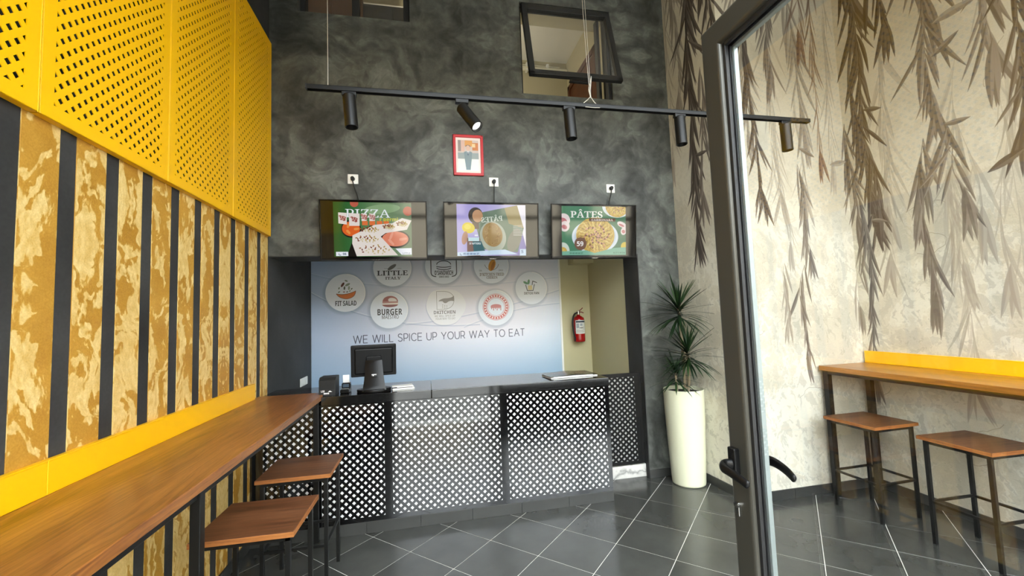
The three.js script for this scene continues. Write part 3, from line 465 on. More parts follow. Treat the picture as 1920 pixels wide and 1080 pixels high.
  const cover = canvasTex(512, 384, (g, w, h) => {
    g.fillStyle = '#2a2622'; g.fillRect(0, 0, w, h); let q = 3; const R = () => (q = (q * 16807) % 2147483647) / 2147483647;
    for (let i = 0; i < 60; i++) { g.fillStyle = ['#7a4a22', '#5a3a24', '#94602c', '#8c7a5c', '#3c342c', '#6c2c1c'][Math.floor(R() * 6)]; g.globalAlpha = 0.8; g.beginPath(); g.ellipse(90 + R() * 330, 60 + R() * 260, 14 + R() * 42, 8 + R() * 22, R() * 3, 0, 7); g.fill(); }
    g.globalAlpha = 1; g.fillStyle = '#b9b1a4'; g.fillRect(30, 40, 60, 12); g.fillRect(30, 62, 44, 8); g.fillRect(420, 300, 60, 8);
  });
  const ms = new THREE.PlaneGeometry(0.46, 0.26, 24, 2); { const p = ms.attributes.position; for (let i = 0; i < p.count; i++) p.setZ(i, 0.016 + 0.012 * Math.sin((p.getX(i) / 0.46 + 0.5) * Math.PI) * (0.6 + 0.4 * Math.cos(p.getX(i) * 14))); ms.computeVertexNormals(); ms.rotateX(-Math.PI / 2); }
  part('cover', ms, phys({ map: cover, roughness: 0.2, side: THREE.DoubleSide }), mn);
  part('pages', [box(-0.225, 0.001, -0.125, 0.225, 0.008, 0.126, 0.002, 1), box(-0.2, 0.008, -0.12, 0.18, 0.015, 0.124, 0.002, 1)], M.white, mn, 'white page edges');
}
// ---------------------------------------------------------------- poster in the cooking area
{
  const x0 = XL + 0.003, x1 = 1.64, y0 = 0.85, y1 = 2.6;
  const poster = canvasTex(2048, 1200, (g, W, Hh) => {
    const S = W / (x1 - x0), X = (x) => (x - x0) * S, Y = (y) => (y1 - y) * S, R = (r) => r * S;
    const lg = g.createLinearGradient(0, 0, W, Hh); lg.addColorStop(0, 'rgb(164,186,216)'); lg.addColorStop(0.4, 'rgb(206,212,228)'); lg.addColorStop(0.75, 'rgb(222,224,234)'); lg.addColorStop(1, 'rgb(196,214,228)'); g.fillStyle = lg; g.fillRect(0, 0, W, Hh);
    const rg = g.createRadialGradient(X(0.45), Y(1.75), 40, X(0.45), Y(1.75), 900); rg.addColorStop(0, 'rgba(232,228,236,0.9)'); rg.addColorStop(1, 'rgba(232,228,236,0)'); g.fillStyle = rg; g.fillRect(0, 0, W, Hh);  // pale centre: street glare painted into the print along with its own gradient
    const bl = g.createLinearGradient(0, Y(1.45), 0, Hh); bl.addColorStop(0, 'rgba(140,176,205,0)'); bl.addColorStop(1, 'rgba(156,190,218,0.8)'); g.fillStyle = bl; g.fillRect(0, Y(1.45), W, Hh);
    // sweeping printed ribbons
    for (const [a, b, c, d, e, f, al] of [[-1.34, 1.98, -0.6, 1.5, 0.6, 1.55, 0.5], [-0.3, 1.58, 0.5, 1.62, 1.64, 1.95, 0.45], [-1.34, 2.2, -0.4, 1.9, 1.64, 2.12, 0.25], [0.4, 1.52, 1.0, 1.75, 1.64, 1.78, 0.4]]) { g.strokeStyle = `rgba(255,255,255,${al})`; g.lineWidth = 4; g.beginPath(); g.moveTo(X(a), Y(b)); g.quadraticCurveTo(X(c), Y(d), X(e), Y(f)); g.stroke(); g.strokeStyle = `rgba(110,130,165,${al * 0.5})`; g.lineWidth = 10; g.beginPath(); g.moveTo(X(a), Y(b - 0.015)); g.quadraticCurveTo(X(c), Y(d - 0.015), X(e), Y(f - 0.015)); g.stroke(); }
    const ink = '#2b3036';
    const disc = (x, y, r) => { for (let i = 8; i > 0; i--) { g.fillStyle = 'rgba(90,105,135,0.045)'; g.beginPath(); g.arc(X(x) - 4, Y(y) + 8, R(r) + i * 3, 0, 7); g.fill(); } g.fillStyle = 'rgb(232,238,246)'; g.beginPath(); g.arc(X(x), Y(y), R(r), 0, 7); g.fill(); g.strokeStyle = 'rgba(255,255,255,0.95)'; g.lineWidth = 5; g.beginPath(); g.arc(X(x), Y(y), R(r) - 3, -1.5, 0.6); g.stroke(); };
    const text = (s, x, y, h, w, font = 'sans-serif', col = ink) => { g.save(); g.fillStyle = col; g.font = font.replace('sans-serif', '100px sans-serif').replace(/(^|\s)serif$/, '$1100px serif'); const m = g.measureText(s).width; g.translate(X(x), Y(y)); g.scale((w * S) / m, (h * S) / 72); g.textAlign = 'center'; g.textBaseline = 'alphabetic'; g.fillText(s, 0, 36); g.restore(); };
    // salad bowl roundel
    disc(-0.968, 1.965, 0.222); text('FIT SALAD', -0.966, 1.842, 0.056, 0.24, 'bold sans-serif');
    g.fillStyle = '#d97a3c'; g.beginPath(); g.moveTo(X(-1.07), Y(1.955)); g.quadraticCurveTo(X(-0.97), Y(1.93), X(-0.855), Y(1.985)); g.quadraticCurveTo(X(-0.86), Y(1.9), X(-0.96), Y(1.893)); g.quadraticCurveTo(X(-1.04), Y(1.9), X(-1.07), Y(1.955)); g.fill(); g.strokeStyle = '#5a3020'; g.lineWidth = 3; g.stroke();
    for (const [x, y, a, l, c] of [[-1.0, 2.06, 1.0, 0.05, '#5a2a24'], [-0.945, 2.06, 0.5, 0.05, '#8a9a88'], [-0.98, 2.02, 1.5, 0.035, '#4c5c48'], [-0.93, 2.02, 1.5, 0.04, '#9aa898'], [-1.04, 2.02, 1.2, 0.022, '#54644c'], [-0.9, 2.01, 0.8, 0.022, '#5c6c54'], [-1.04, 1.975, 0.6, 0.022, '#54644c'], [-0.985, 1.975, 0, 0.02, '#7a2c24'], [-0.95, 1.975, 0.2, 0.02, '#3c3c3c'], [-0.92, 1.985, 0.7, 0.018, '#6a7a5c'], [-0.96, 2.105, -0.4, 0.03, '#7a8a72']]) { g.save(); g.translate(X(x), Y(y)); g.rotate(-a); g.fillStyle = c; g.beginPath(); g.ellipse(0, 0, R(l * 0.6), R(l * 0.26), 0, 0, 7); g.fill(); g.restore(); }
    // roundels along the top
    disc(-0.434, 2.25, 0.222); text('LITTLE', -0.435, 2.19, 0.058, 0.36, 'bold serif'); text('ITALY', -0.43, 2.128, 0.032, 0.18, 'bold serif'); g.save(); g.translate(X(-0.44), Y(2.26)); g.rotate(-0.6); g.fillStyle = '#6a6a68'; g.beginPath(); g.ellipse(0, 0, 40, 14, 0, 0, 7); g.fill(); g.restore(); g.strokeStyle = '#888'; g.lineWidth = 2; g.beginPath(); g.moveTo(X(-0.53), Y(2.245)); g.lineTo(X(-0.48), Y(2.245)); g.moveTo(X(-0.38), Y(2.245)); g.lineTo(X(-0.33), Y(2.245)); g.stroke();
    disc(0.172, 2.27, 0.222); text("O'SANDWICH", 0.175, 2.185, 0.055, 0.23, 'bold sans-serif'); text('SINCE 2022', 0.175, 2.135, 0.02, 0.12, 'bold sans-serif'); g.strokeStyle = ink; g.lineWidth = 7; g.beginPath(); g.moveTo(X(0.02), Y(2.42)); g.lineTo(X(0.02), Y(2.19)); g.quadraticCurveTo(X(0.02), Y(2.14), X(0.08), Y(2.138)); g.moveTo(X(0.27), Y(2.138)); g.quadraticCurveTo(X(0.33), Y(2.14), X(0.33), Y(2.19)); g.lineTo(X(0.33), Y(2.42)); g.stroke();
    g.lineWidth = 6; g.beginPath(); g.ellipse(X(0.175), Y(2.285), R(0.085), R(0.045), 0, Math.PI, 0); g.stroke(); g.beginPath(); g.moveTo(X(0.085), Y(2.262)); g.quadraticCurveTo(X(0.175), Y(2.24), X(0.265), Y(2.262)); g.stroke(); g.beginPath(); g.ellipse(X(0.175), Y(2.245), R(0.085), R(0.022), 0, 0, Math.PI); g.stroke();
    disc(0.768, 2.265, 0.222); g.strokeStyle = '#555'; g.lineWidth = 3; g.beginPath(); g.arc(X(0.77), Y(2.3), R(0.09), 0.2, 2.9); g.stroke(); g.save(); g.translate(X(0.775), Y(2.27)); g.rotate(0.35); g.fillStyle = '#d99a3a'; g.beginPath(); g.ellipse(0, 0, R(0.042), R(0.075), 0, 0, 7); g.fill(); g.fillStyle = '#b5742a'; g.beginPath(); g.ellipse(8, 4, R(0.02), R(0.06), 0, 0, 7); g.fill(); g.restore(); text("D'KITCHEN FRIED", 0.77, 2.155, 0.036, 0.31, 'bold serif', '#6a5f52'); text('CHIKEN', 0.77, 2.115, 0.03, 0.14, 'bold serif', '#6a5f52'); text('Est.', 0.63, 2.205, 0.02, 0.04, 'serif', '#777'); text('2022', 0.885, 2.205, 0.02, 0.06, 'serif', '#777');
    // burger roundel
    disc(-0.478, 1.749, 0.217); text('BURGER', -0.475, 1.726, 0.072, 0.29, 'bold sans-serif', '#202022'); text('MAESTRO', -0.468, 1.665, 0.044, 0.2, 'sans-serif', '#202022');
    g.fillStyle = '#a8625c'; g.beginPath(); g.ellipse(X(-0.465), Y(1.85), R(0.088), R(0.065), 0, Math.PI, 0); g.fill(); g.fillStyle = '#eadfda'; g.beginPath(); g.ellipse(X(-0.44), Y(1.862), R(0.05), R(0.03), 0.2, 0, 7); g.fill(); g.fillStyle = '#c08a82'; g.fillRect(X(-0.555), Y(1.85), R(0.178), R(0.02)); g.fillStyle = '#f2e6de'; g.fillRect(X(-0.555), Y(1.83), R(0.178), R(0.018)); g.fillStyle = '#8e4a46'; g.beginPath(); g.ellipse(X(-0.467), Y(1.812), R(0.09), R(0.03), 0, 0, Math.PI); g.fill();
    // central shield
    { const p = [[-0.06, 1.76], [0.02, 1.6], [0.1, 1.545], [0.26, 1.545], [0.35, 1.6], [0.45, 1.76], [0.4, 1.9], [0.3, 1.98], [0.05, 1.98], [-0.02, 1.9]]; const path = () => { g.beginPath(); for (let i = 0; i < p.length; i++) { const a = p[i], b = p[(i + 1) % p.length], m = [(a[0] + b[0]) / 2, (a[1] + b[1]) / 2]; if (!i) { const z = p[p.length - 1]; g.moveTo(X((a[0] + z[0]) / 2), Y((a[1] + z[1]) / 2)); } g.quadraticCurveTo(X(a[0]), Y(a[1]), X(m[0]), Y(m[1])); } g.closePath(); }; g.fillStyle = 'rgba(100,115,145,0.25)'; g.save(); g.translate(-5, 9); path(); g.fill(); g.restore(); g.fillStyle = 'rgb(236,236,239)'; path(); g.fill(); }
    g.strokeStyle = '#8a8684'; g.lineWidth = 3; g.beginPath(); g.moveTo(X(0.08), Y(1.955)); g.lineTo(X(0.08), Y(1.735)); g.lineTo(X(0.16), Y(1.735)); g.quadraticCurveTo(X(0.29), Y(1.74), X(0.29), Y(1.86)); g.quadraticCurveTo(X(0.28), Y(1.95), X(0.16), Y(1.955)); g.closePath(); g.stroke();
    g.fillStyle = '#8c8680'; g.beginPath(); g.moveTo(X(0.29), Y(1.9)); g.quadraticCurveTo(X(0.26), Y(1.87), X(0.2), Y(1.87)); g.quadraticCurveTo(X(0.13), Y(1.87), X(0.1), Y(1.835)); g.lineTo(X(0.15), Y(1.835)); g.quadraticCurveTo(X(0.17), Y(1.8), X(0.2), Y(1.815)); g.quadraticCurveTo(X(0.24), Y(1.85), X(0.29), Y(1.83)); g.closePath(); g.fill();
    for (let i = 0; i < 9; i++) { g.beginPath(); g.arc(X(0.15 + (i % 3) * 0.025), Y(1.79 - i * 0.006), 3, 0, 7); g.fill(); }
    text('DKITCHEN', 0.172, 1.7, 0.042, 0.27, 'bold sans-serif', '#6f6b69'); text('WE WILL SPICE UP', 0.175, 1.655, 0.024, 0.25, 'sans-serif', '#a09c9a'); text('YOUR WAY TO EAT', 0.18, 1.622, 0.024, 0.24, 'sans-serif', '#a09c9a');
    // red ringed roundel
    disc(0.808, 1.737, 0.222); g.strokeStyle = '#cf6a66'; g.lineWidth = R(0.036); g.beginPath(); g.arc(X(0.808), Y(1.745), R(0.138), 0, 7); g.stroke(); g.lineWidth = 3; g.beginPath(); g.arc(X(0.808), Y(1.745), R(0.165), 0, 7); g.stroke(); g.beginPath(); g.arc(X(0.808), Y(1.745), R(0.108), 0, 7); g.stroke();
    g.fillStyle = '#fff'; for (let i = 0; i < 26; i++) { const a = (i / 26) * 6.283; g.save(); g.translate(X(0.808) + Math.cos(a) * R(0.138), Y(1.745) + Math.sin(a) * R(0.138)); g.rotate(a + 1.57); if (i % 13) g.fillRect(-4, -7, 8, 14); else { g.beginPath(); g.arc(0, 0, 6, 0, 7); g.fill(); } g.restore(); }
    g.fillStyle = '#c86a66'; g.beginPath(); g.ellipse(X(0.808), Y(1.752), R(0.068), R(0.028), 0, Math.PI, 0); g.fill(); g.fillRect(X(0.742), Y(1.752), R(0.132), R(0.018)); for (let i = 0; i < 6; i++) g.fillRect(X(0.748 + i * 0.023), Y(1.74), R(0.01), R(0.022 + (i % 2) * 0.016));
    // drink roundel
    disc(1.273, 1.972, 0.207); text('DETOX FAN', 1.275, 1.905, 0.03, 0.2, 'bold sans-serif'); g.strokeStyle = ink; g.lineWidth = 6; g.beginPath(); g.moveTo(X(1.2), Y(2.015)); g.lineTo(X(1.22), Y(1.94)); g.lineTo(X(1.295), Y(1.94)); g.lineTo(X(1.315), Y(2.02)); g.stroke(); g.beginPath(); g.moveTo(X(1.285), Y(2.01)); g.lineTo(X(1.295), Y(2.06)); g.lineTo(X(1.35), Y(2.04)); g.stroke(); g.fillStyle = '#e6d89a'; g.fillRect(X(1.23), Y(2.005), R(0.055), R(0.055)); g.fillStyle = '#4f8a5c'; for (const [x, y, a] of [[1.2, 2.04, 0.5], [1.24, 2.05, -1.4]]) { g.save(); g.translate(X(x), Y(y)); g.rotate(a); g.beginPath(); g.ellipse(0, 0, 22, 10, 0, 0, 7); g.fill(); g.restore(); }
    // slogan across the foot
    // slogan across the foot, in thin single-stroke capitals
    { const G = { W: [1.5, [[0, 1, 0.37, 0, 0.75, 1, 1.13, 0, 1.5, 1]]], E: [0.78, [[0.78, 1, 0, 1, 0, 0, 0.78, 0], [0, 0.5, 0.7, 0.5]]], I: [0.05, [[0, 0, 0, 1]]], L: [0.68, [[0, 1, 0, 0, 0.68, 0]]], S: [0.8, [[0.76, 0.85, 0.6, 0.98, 0.36, 1, 0.12, 0.94, 0.03, 0.76, 0.14, 0.59, 0.4, 0.52, 0.66, 0.43, 0.78, 0.26, 0.68, 0.07, 0.42, 0, 0.18, 0.03, 0, 0.16]]], P: [0.75, [[0, 0, 0, 1, 0.45, 1, 0.67, 0.92, 0.75, 0.7, 0.67, 0.47, 0.45, 0.38, 0, 0.38]]], C: [0.95, [[0.95, 0.82, 0.75, 0.97, 0.5, 1, 0.2, 0.92, 0.03, 0.68, 0, 0.5, 0.03, 0.32, 0.2, 0.08, 0.5, 0, 0.75, 0.03, 0.95, 0.18]]], U: [0.88, [[0, 1, 0, 0.36, 0.1, 0.1, 0.3, 0, 0.58, 0, 0.78, 0.1, 0.88, 0.36, 0.88, 1]]], Y: [0.95, [[0, 1, 0.475, 0.42, 0.95, 1], [0.475, 0.42, 0.475, 0]]], O: [1.12, [[0.56, 1, 0.25, 0.93, 0.04, 0.7, 0, 0.5, 0.04, 0.3, 0.25, 0.07, 0.56, 0, 0.87, 0.07, 1.08, 0.3, 1.12, 0.5, 1.08, 0.7, 0.87, 0.93, 0.56, 1]]], R: [0.78, [[0, 0, 0, 1, 0.45, 1, 0.67, 0.92, 0.75, 0.7, 0.67, 0.47, 0.45, 0.38, 0, 0.38], [0.45, 0.38, 0.78, 0]]], A: [1.0, [[0, 0, 0.5, 1, 1.0, 0], [0.17, 0.33, 0.83, 0.33]]], T: [0.84, [[0, 1, 0.84, 1], [0.42, 1, 0.42, 0]]] };
      const str = 'WE WILL SPICE UP YOUR WAY TO EAT', gap = 0.3, sp = 0.62; let wd = 0; for (const ch of str) wd += ch === ' ' ? sp : G[ch][0] + gap;
      const x0s = -0.886, k = 2.047 / (wd - gap), hh = 0.088; let at = 0; g.strokeStyle = 'rgb(62,66,88)'; g.lineWidth = 6; g.lineJoin = 'round';
      for (const ch of str) { if (ch === ' ') { at += sp; continue; } for (const l of G[ch][1]) { g.beginPath(); for (let i = 0; i < l.length; i += 2) { const px = X(x0s + (at + l[i]) * k), py = Y(1.372 + l[i + 1] * hh); i ? g.lineTo(px, py) : g.moveTo(px, py); } g.stroke(); } at += G[ch][0] + gap; } }
  });
  const o = thing('wall_poster', 'pale blue poster of round food logos with a slogan behind the counter', 'poster');
  part('print', box(x0, y0, ZK + 0.001, x1, y1, ZK + 0.008), M.white, o);
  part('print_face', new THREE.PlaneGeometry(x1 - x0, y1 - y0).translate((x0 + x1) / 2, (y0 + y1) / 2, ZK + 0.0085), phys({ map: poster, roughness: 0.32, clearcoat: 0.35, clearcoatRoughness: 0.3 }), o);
  part('edge_strip', box(x1, y0, ZK + 0.001, x1 + 0.024, y1, ZK + 0.016, 0.002), M.white, o, 'white edging strip');
}
// ---------------------------------------------------------------- fire extinguisher
{
  const o = thing('fire_extinguisher', 'red fire extinguisher hung on the beige wall right of the poster', 'fire extinguisher', [1.855, 1.265, ZK + 0.1]);
  part('cylinder', lathe([[0, 0], [0.06, 0], [0.072, 0.008], [0.074, 0.03], [0.074, 0.27], [0.066, 0.305], [0.04, 0.325], [0.022, 0.332], [0.02, 0.345], [0, 0.345]]), M.red, o);
  const lb = canvasTex(256, 320, (g, w, h) => { g.fillStyle = '#dcdcd4'; g.fillRect(0, 0, w, h); g.fillStyle = '#22303c'; g.fillRect(14, 16, w - 28, 40); g.fillStyle = '#9aa2a6'; g.fillRect(22, 76, 60, 110); g.fillRect(100, 76, 60, 60); g.fillStyle = '#222'; g.font = 'bold 56px sans-serif'; g.textAlign = 'center'; g.fillText('ABC', 140, 200); g.fillStyle = '#8a8a84'; for (let i = 0; i < 6; i++) g.fillRect(24, 226 + i * 13, w - 60 - (i % 3) * 30, 5); });
  part('label', new THREE.CylinderGeometry(0.0748, 0.0748, 0.17, 24, 1, true, -0.95, 2.0).translate(0, 0.19, 0), std({ map: lb, roughness: 0.5 }), o, 'white instruction label');
  part('valve', [new THREE.CylinderGeometry(0.018, 0.018, 0.05, 20).translate(0, 0.365, 0), box(-0.014, 0.385, -0.012, 0.014, 0.4, 0.012, 0.003)], M.chrome, o);
  part('handle', [tube([[-0.01, 0.385, 0], [0.02, 0.4, 0.01], [0.055, 0.43, 0.015]], 0.006, 10), tube([[0.0, 0.375, 0], [0.03, 0.378, 0.012], [0.065, 0.365, 0.016]], 0.006, 10)], std({ color: rgb(120, 20, 20), roughness: 0.4 }), o);
  part('hose', tube([[-0.01, 0.375, 0], [-0.06, 0.35, 0.02], [-0.09, 0.27, 0.03], [-0.085, 0.14, 0.03], [-0.07, 0.05, 0.03]], 0.01, 40, 10), M.rubber, o); part('nozzle', new THREE.CylinderGeometry(0.014, 0.009, 0.05, 16).translate(-0.068, 0.04, 0.03), M.rubber, o);
  part('bracket', [box(-0.02, 0.2, -0.1, 0.02, 0.24, -0.07, 0.003)], M.blackSteel, o);
}
// ---------------------------------------------------------------- switch plate on the dark reveal
{
  const o = thing('switch_plate', 'white three gang switch plate on the dark wall above the bar table', 'switch', [XL, 1.007, -1.02]);
  part('plate', box(0.001, -0.042, -0.125, 0.011, 0.042, 0.125, 0.003), M.white, o);
  for (let i = 0; i < 3; i++) part('rocker' + (i ? '_00' + i : ''), box(0.01, -0.026, -0.1 + i * 0.07, 0.016, 0.026, -0.045 + i * 0.07, 0.002), M.white, o);
}
// ---------------------------------------------------------------- menu screens
const CW = 640, CH = 460;
const screens = [
  (g, w, h) => {
    const l = g.createLinearGradient(0, 0, w, 0); l.addColorStop(0, '#2a5a22'); l.addColorStop(0.25, '#3c7040'); l.addColorStop(0.6, '#7f9a72'); l.addColorStop(1, '#5c7a5a'); g.fillStyle = l; g.fillRect(0, 0, w, h);
    g.fillStyle = '#8fae82'; g.beginPath(); g.ellipse(w * 0.62, h * 0.12, 150, 40, -0.1, 0, 7); g.fill(); g.fillStyle = '#c4644e'; for (const [x, y, r] of [[170, 8, 34], [610, 70, 40]]) { g.beginPath(); g.arc(x, y, r, 0, 7); g.fill(); }
    g.fillStyle = '#f4fbff'; g.font = '96px serif'; g.save(); g.translate(92, 128); g.scale(1.35, 1); g.fillText('PIZZA', 0, 0); g.restore(); g.fillStyle = '#d8d24a'; g.font = 'bold 44px sans-serif'; g.fillText("r permi", 372, 158);
    const bowl = (x, y, rx, ry, c1, c2) => { g.fillStyle = '#2a2420'; g.beginPath(); g.ellipse(x, y, rx * 1.12, ry * 1.2, 0, 0, 7); g.fill(); g.fillStyle = c1; g.beginPath(); g.ellipse(x, y, rx, ry, 0, 0, 7); g.fill(); g.fillStyle = c2; for (let i = 0; i < 8; i++) { g.beginPath(); g.ellipse(x + Math.cos(i * 2.1) * rx * 0.6, y + Math.sin(i * 2.1) * ry * 0.5, rx * 0.3, ry * 0.16, i, 0, 7); g.fill(); } };
    g.fillStyle = '#1c1814'; g.beginPath(); g.moveTo(170, 270); g.lineTo(290, 200); g.lineTo(320, 190); g.lineTo(180, 460); g.lineTo(100, 460); g.fill();
    bowl(140, 225, 72, 62, '#e8682c', '#f29a4c'); bowl(500, 310, 110, 64, '#e88a6c', '#f4a88e');
    const card = (pts, k) => { g.fillStyle = '#efe4dc'; g.beginPath(); pts.forEach((p, i) => (i ? g.lineTo(...p) : g.moveTo(...p))); g.fill(); const cx = pts.reduce((s, p) => s + p[0], 0) / pts.length, cy = pts.reduce((s, p) => s + p[1], 0) / pts.length; g.fillStyle = k; for (let i = 0; i < 14; i++) { g.beginPath(); g.ellipse(cx + ((i * 37) % 50 - 25) * 0.9, cy + ((i * 23) % 40 - 20), 8, 5, i, 0, 7); g.fill(); } };
    card([[40, 88], [108, 92], [108, 190], [40, 180]], '#a85a50'); card([[124, 92], [212, 96], [210, 200], [126, 200]], '#a04c44'); card([[226, 92], [272, 96], [268, 156], [226, 160]], '#b87068'); card([[290, 94], [340, 98], [336, 156], [290, 160]], '#b88078');
    for (const x of [230, 290, 350, 405]) { g.fillStyle = '#e87a44'; g.fillRect(x, 158, 46, 36); }
    g.fillStyle = '#efe6de'; g.beginPath(); g.moveTo(150, 280); g.lineTo(330, 190); g.lineTo(480, 175); g.lineTo(560, 130); g.lineTo(640, 150); g.lineTo(600, 230); g.lineTo(420, 260); g.lineTo(380, 290); g.lineTo(520, 450); g.lineTo(180, 456); g.lineTo(146, 350); g.fill();
    for (const [x, y, rx, ry] of [[290, 230, 80, 24], [270, 310, 96, 30], [330, 400, 130, 40], [450, 205, 50, 20], [560, 180, 46, 22]]) for (let i = 0; i < 26; i++) { g.fillStyle = ['#9c6a3c', '#c8b078', '#7c3c2c', '#b49a50', '#d6c8a0'][i % 5]; g.beginPath(); g.ellipse(x + Math.cos(i * 2.4) * rx * Math.sqrt(i / 26), y + Math.sin(i * 2.4) * ry * Math.sqrt(i / 26), 9, 5, i, 0, 7); g.fill(); }
    g.fillStyle = '#f2f6ff'; g.fillRect(14, 418, 98, 36); g.beginPath(); g.moveTo(500, 392); g.lineTo(636, 388); g.lineTo(636, 446); g.lineTo(550, 446); g.fill(); g.fillStyle = '#33506a'; g.font = 'bold 26px sans-serif'; g.fillText('06', 68, 446); g.beginPath(); g.arc(46, 438, 9, 0.5, 4); g.lineWidth = 4; g.strokeStyle = '#33506a'; g.stroke(); g.font = '20px serif'; g.fillText('LITTLE', 556, 440);
  },
  (g, w, h) => {
    const l = g.createLinearGradient(0, 0, w, h); l.addColorStop(0, '#a49ae0'); l.addColorStop(0.5, '#c9c4ec'); l.addColorStop(1, '#7a70b4'); g.fillStyle = l; g.fillRect(0, 0, w, h);
    g.fillStyle = '#f4f2fc'; g.beginPath(); g.moveTo(250, 10); g.lineTo(640, 0); g.lineTo(640, 380); g.lineTo(600, 220); g.lineTo(560, 0); g.fill();
    g.fillStyle = '#6f8672'; g.beginPath(); g.moveTo(235, 70); g.lineTo(560, 4); g.lineTo(620, 210); g.lineTo(560, 430); g.lineTo(235, 400); g.lineTo(170, 190); g.fill(); g.fillStyle = '#a99a6c'; g.beginPath(); g.moveTo(440, 30); g.lineTo(560, 4); g.lineTo(620, 210); g.lineTo(480, 170); g.fill();
    g.fillStyle = '#3a322e'; g.beginPath(); g.ellipse(172, 100, 66, 72, 0, 0, 7); g.fill(); g.fillStyle = '#c99a72'; g.beginPath(); g.ellipse(190, 104, 48, 56, 0, 0, 7); g.fill();
    g.fillStyle = '#5a4238'; g.fillRect(140, 160, 60, 60); g.fillStyle = '#e6d020'; g.beginPath(); g.ellipse(105, 210, 58, 48, 0.2, 0, 7); g.fill(); g.fillStyle = '#f0e050'; g.beginPath(); g.ellipse(96, 200, 30, 24, 0, 0, 7); g.fill(); g.fillStyle = '#b98a72'; g.beginPath(); g.ellipse(70, 300, 26, 60, 0.2, 0, 7); g.fill(); g.fillStyle = '#8a6a60'; g.fillRect(90, 300, 120, 160);
    g.save(); g.translate(425, 142); g.rotate(-0.1); g.scale(-1, 1); g.fillStyle = '#dfe8dc'; g.font = 'bold 62px serif'; g.fillText('PÂTES', 0, 0); g.restore();
    g.fillStyle = '#b8bfae'; g.beginPath(); g.ellipse(330, 290, 120, 140, -0.3, 0, 7); g.fill(); g.fillStyle = '#ab8c58'; g.beginPath(); g.ellipse(325, 270, 92, 110, -0.3, 0, 7); g.fill(); for (let i = 0; i < 40; i++) { g.strokeStyle = ['#8c6c3c', '#c8ac70', '#a0764c'][i % 3]; g.lineWidth = 3; g.beginPath(); g.arc(325 + Math.cos(i * 2.4) * 60, 270 + Math.sin(i * 2.4) * 74, 16, i, i + 2.5); g.stroke(); }
    g.fillStyle = '#8a8a7c'; g.beginPath(); g.ellipse(530, 320, 60, 110, 0.4, 0, 7); g.fill(); g.strokeStyle = '#d8d6cc'; g.lineWidth = 4; for (let i = 0; i < 8; i++) { g.beginPath(); g.moveTo(520, 190 + i * 12); g.lineTo(612, 184 + i * 13); g.stroke(); }
    g.fillStyle = '#3c6a72'; g.beginPath(); g.moveTo(140, 330); g.lineTo(220, 330); g.lineTo(260, 430); g.lineTo(150, 430); g.fill(); g.fillStyle = '#d4f2f6'; g.fillRect(102, 296, 100, 32); g.fillStyle = '#f4fbff'; g.font = 'bold 24px sans-serif'; g.fillText("D'AFTERS", 110, 358); g.fillRect(160, 270, 30, 14);
    g.fillStyle = '#cfe6fa'; g.beginPath(); g.moveTo(0, 428); g.lineTo(440, 404); g.lineTo(560, 446); g.lineTo(0, 460); g.fill(); g.fillRect(580, 400, 60, 60); g.fillStyle = '#3c5a8c'; g.font = 'bold 22px sans-serif'; g.fillText('05 60 48 44 37', 54, 450); g.beginPath(); g.arc(34, 444, 9, 0.5, 4); g.lineWidth = 4; g.strokeStyle = '#3c5a8c'; g.stroke(); g.font = 'bold 40px serif'; g.fillText('S', 592, 438);
  },
  (g, w, h) => {
    const l = g.createLinearGradient(0, 0, w, h); l.addColorStop(0, '#4f8a66'); l.addColorStop(0.5, '#3f7c5c'); l.addColorStop(1, '#1f6a50'); g.fillStyle = l; g.fillRect(0, 0, w, h);
    const pasta = (x, y, r, n) => { g.fillStyle = '#c9a84a'; g.beginPath(); g.ellipse(x, y, r, r * 0.88, 0, 0, 7); g.fill(); for (let i = 0; i < n; i++) { const a = i * 2.39996, d = Math.sqrt((i + 0.5) / n) * r * 0.86; g.strokeStyle = ['#e0c468', '#b88c38', '#efd98c', '#d0ac50', '#8c6a30'][i % 5]; g.lineWidth = 5; g.beginPath(); g.arc(x + Math.cos(a) * d, y + Math.sin(a) * d * 0.88, r * 0.14, a, a + 2.8); g.stroke(); } for (let i = 0; i < n / 3; i++) { const a = i * 1.7, d = ((i * 37) % 100) / 100 * r * 0.75; g.fillStyle = ['#c88a6c', '#6a3c24', '#dca48c', '#7c4a2c'][i % 4]; g.beginPath(); g.ellipse(x + Math.cos(a) * d + r * 0.1, y + Math.sin(a) * d * 0.8 + r * 0.06, r * 0.06, r * 0.04, i, 0, 7); g.fill(); } };
    for (const [x, y, rx, ry] of [[20, 130, 62, 60], [30, 190, 46, 50], [600, 170, 50, 26], [620, 230, 30, 40]]) { g.fillStyle = '#efe2e0'; g.beginPath(); g.ellipse(x, y, rx, ry, 0.4, 0, 7); g.fill(); g.fillStyle = '#c67a80'; g.beginPath(); g.ellipse(x - 4, y + 6, rx * 0.6, ry * 0.4, 0.4, 0, 7); g.fill(); }
    g.fillStyle = '#dfe9ee'; g.beginPath(); g.ellipse(552, 0, 150, 104, 0, 0, 7); g.fill(); pasta(552, -4, 118, 70); g.fillStyle = '#cfdccf'; g.beginPath(); g.ellipse(10, 420, 64, 80, 0, 0, 7); g.fill(); pasta(4, 424, 46, 20); g.fillStyle = '#d8c040'; g.beginPath(); g.arc(632, 380, 44, 0, 7); g.fill();
    g.fillStyle = '#dce8f2'; g.beginPath(); g.ellipse(330, 286, 232, 158, 0, 0, 7); g.fill(); g.fillStyle = '#c6d6e4'; g.beginPath(); g.ellipse(330, 280, 208, 138, 0, 0, 7); g.fill(); pasta(332, 272, 192, 190);
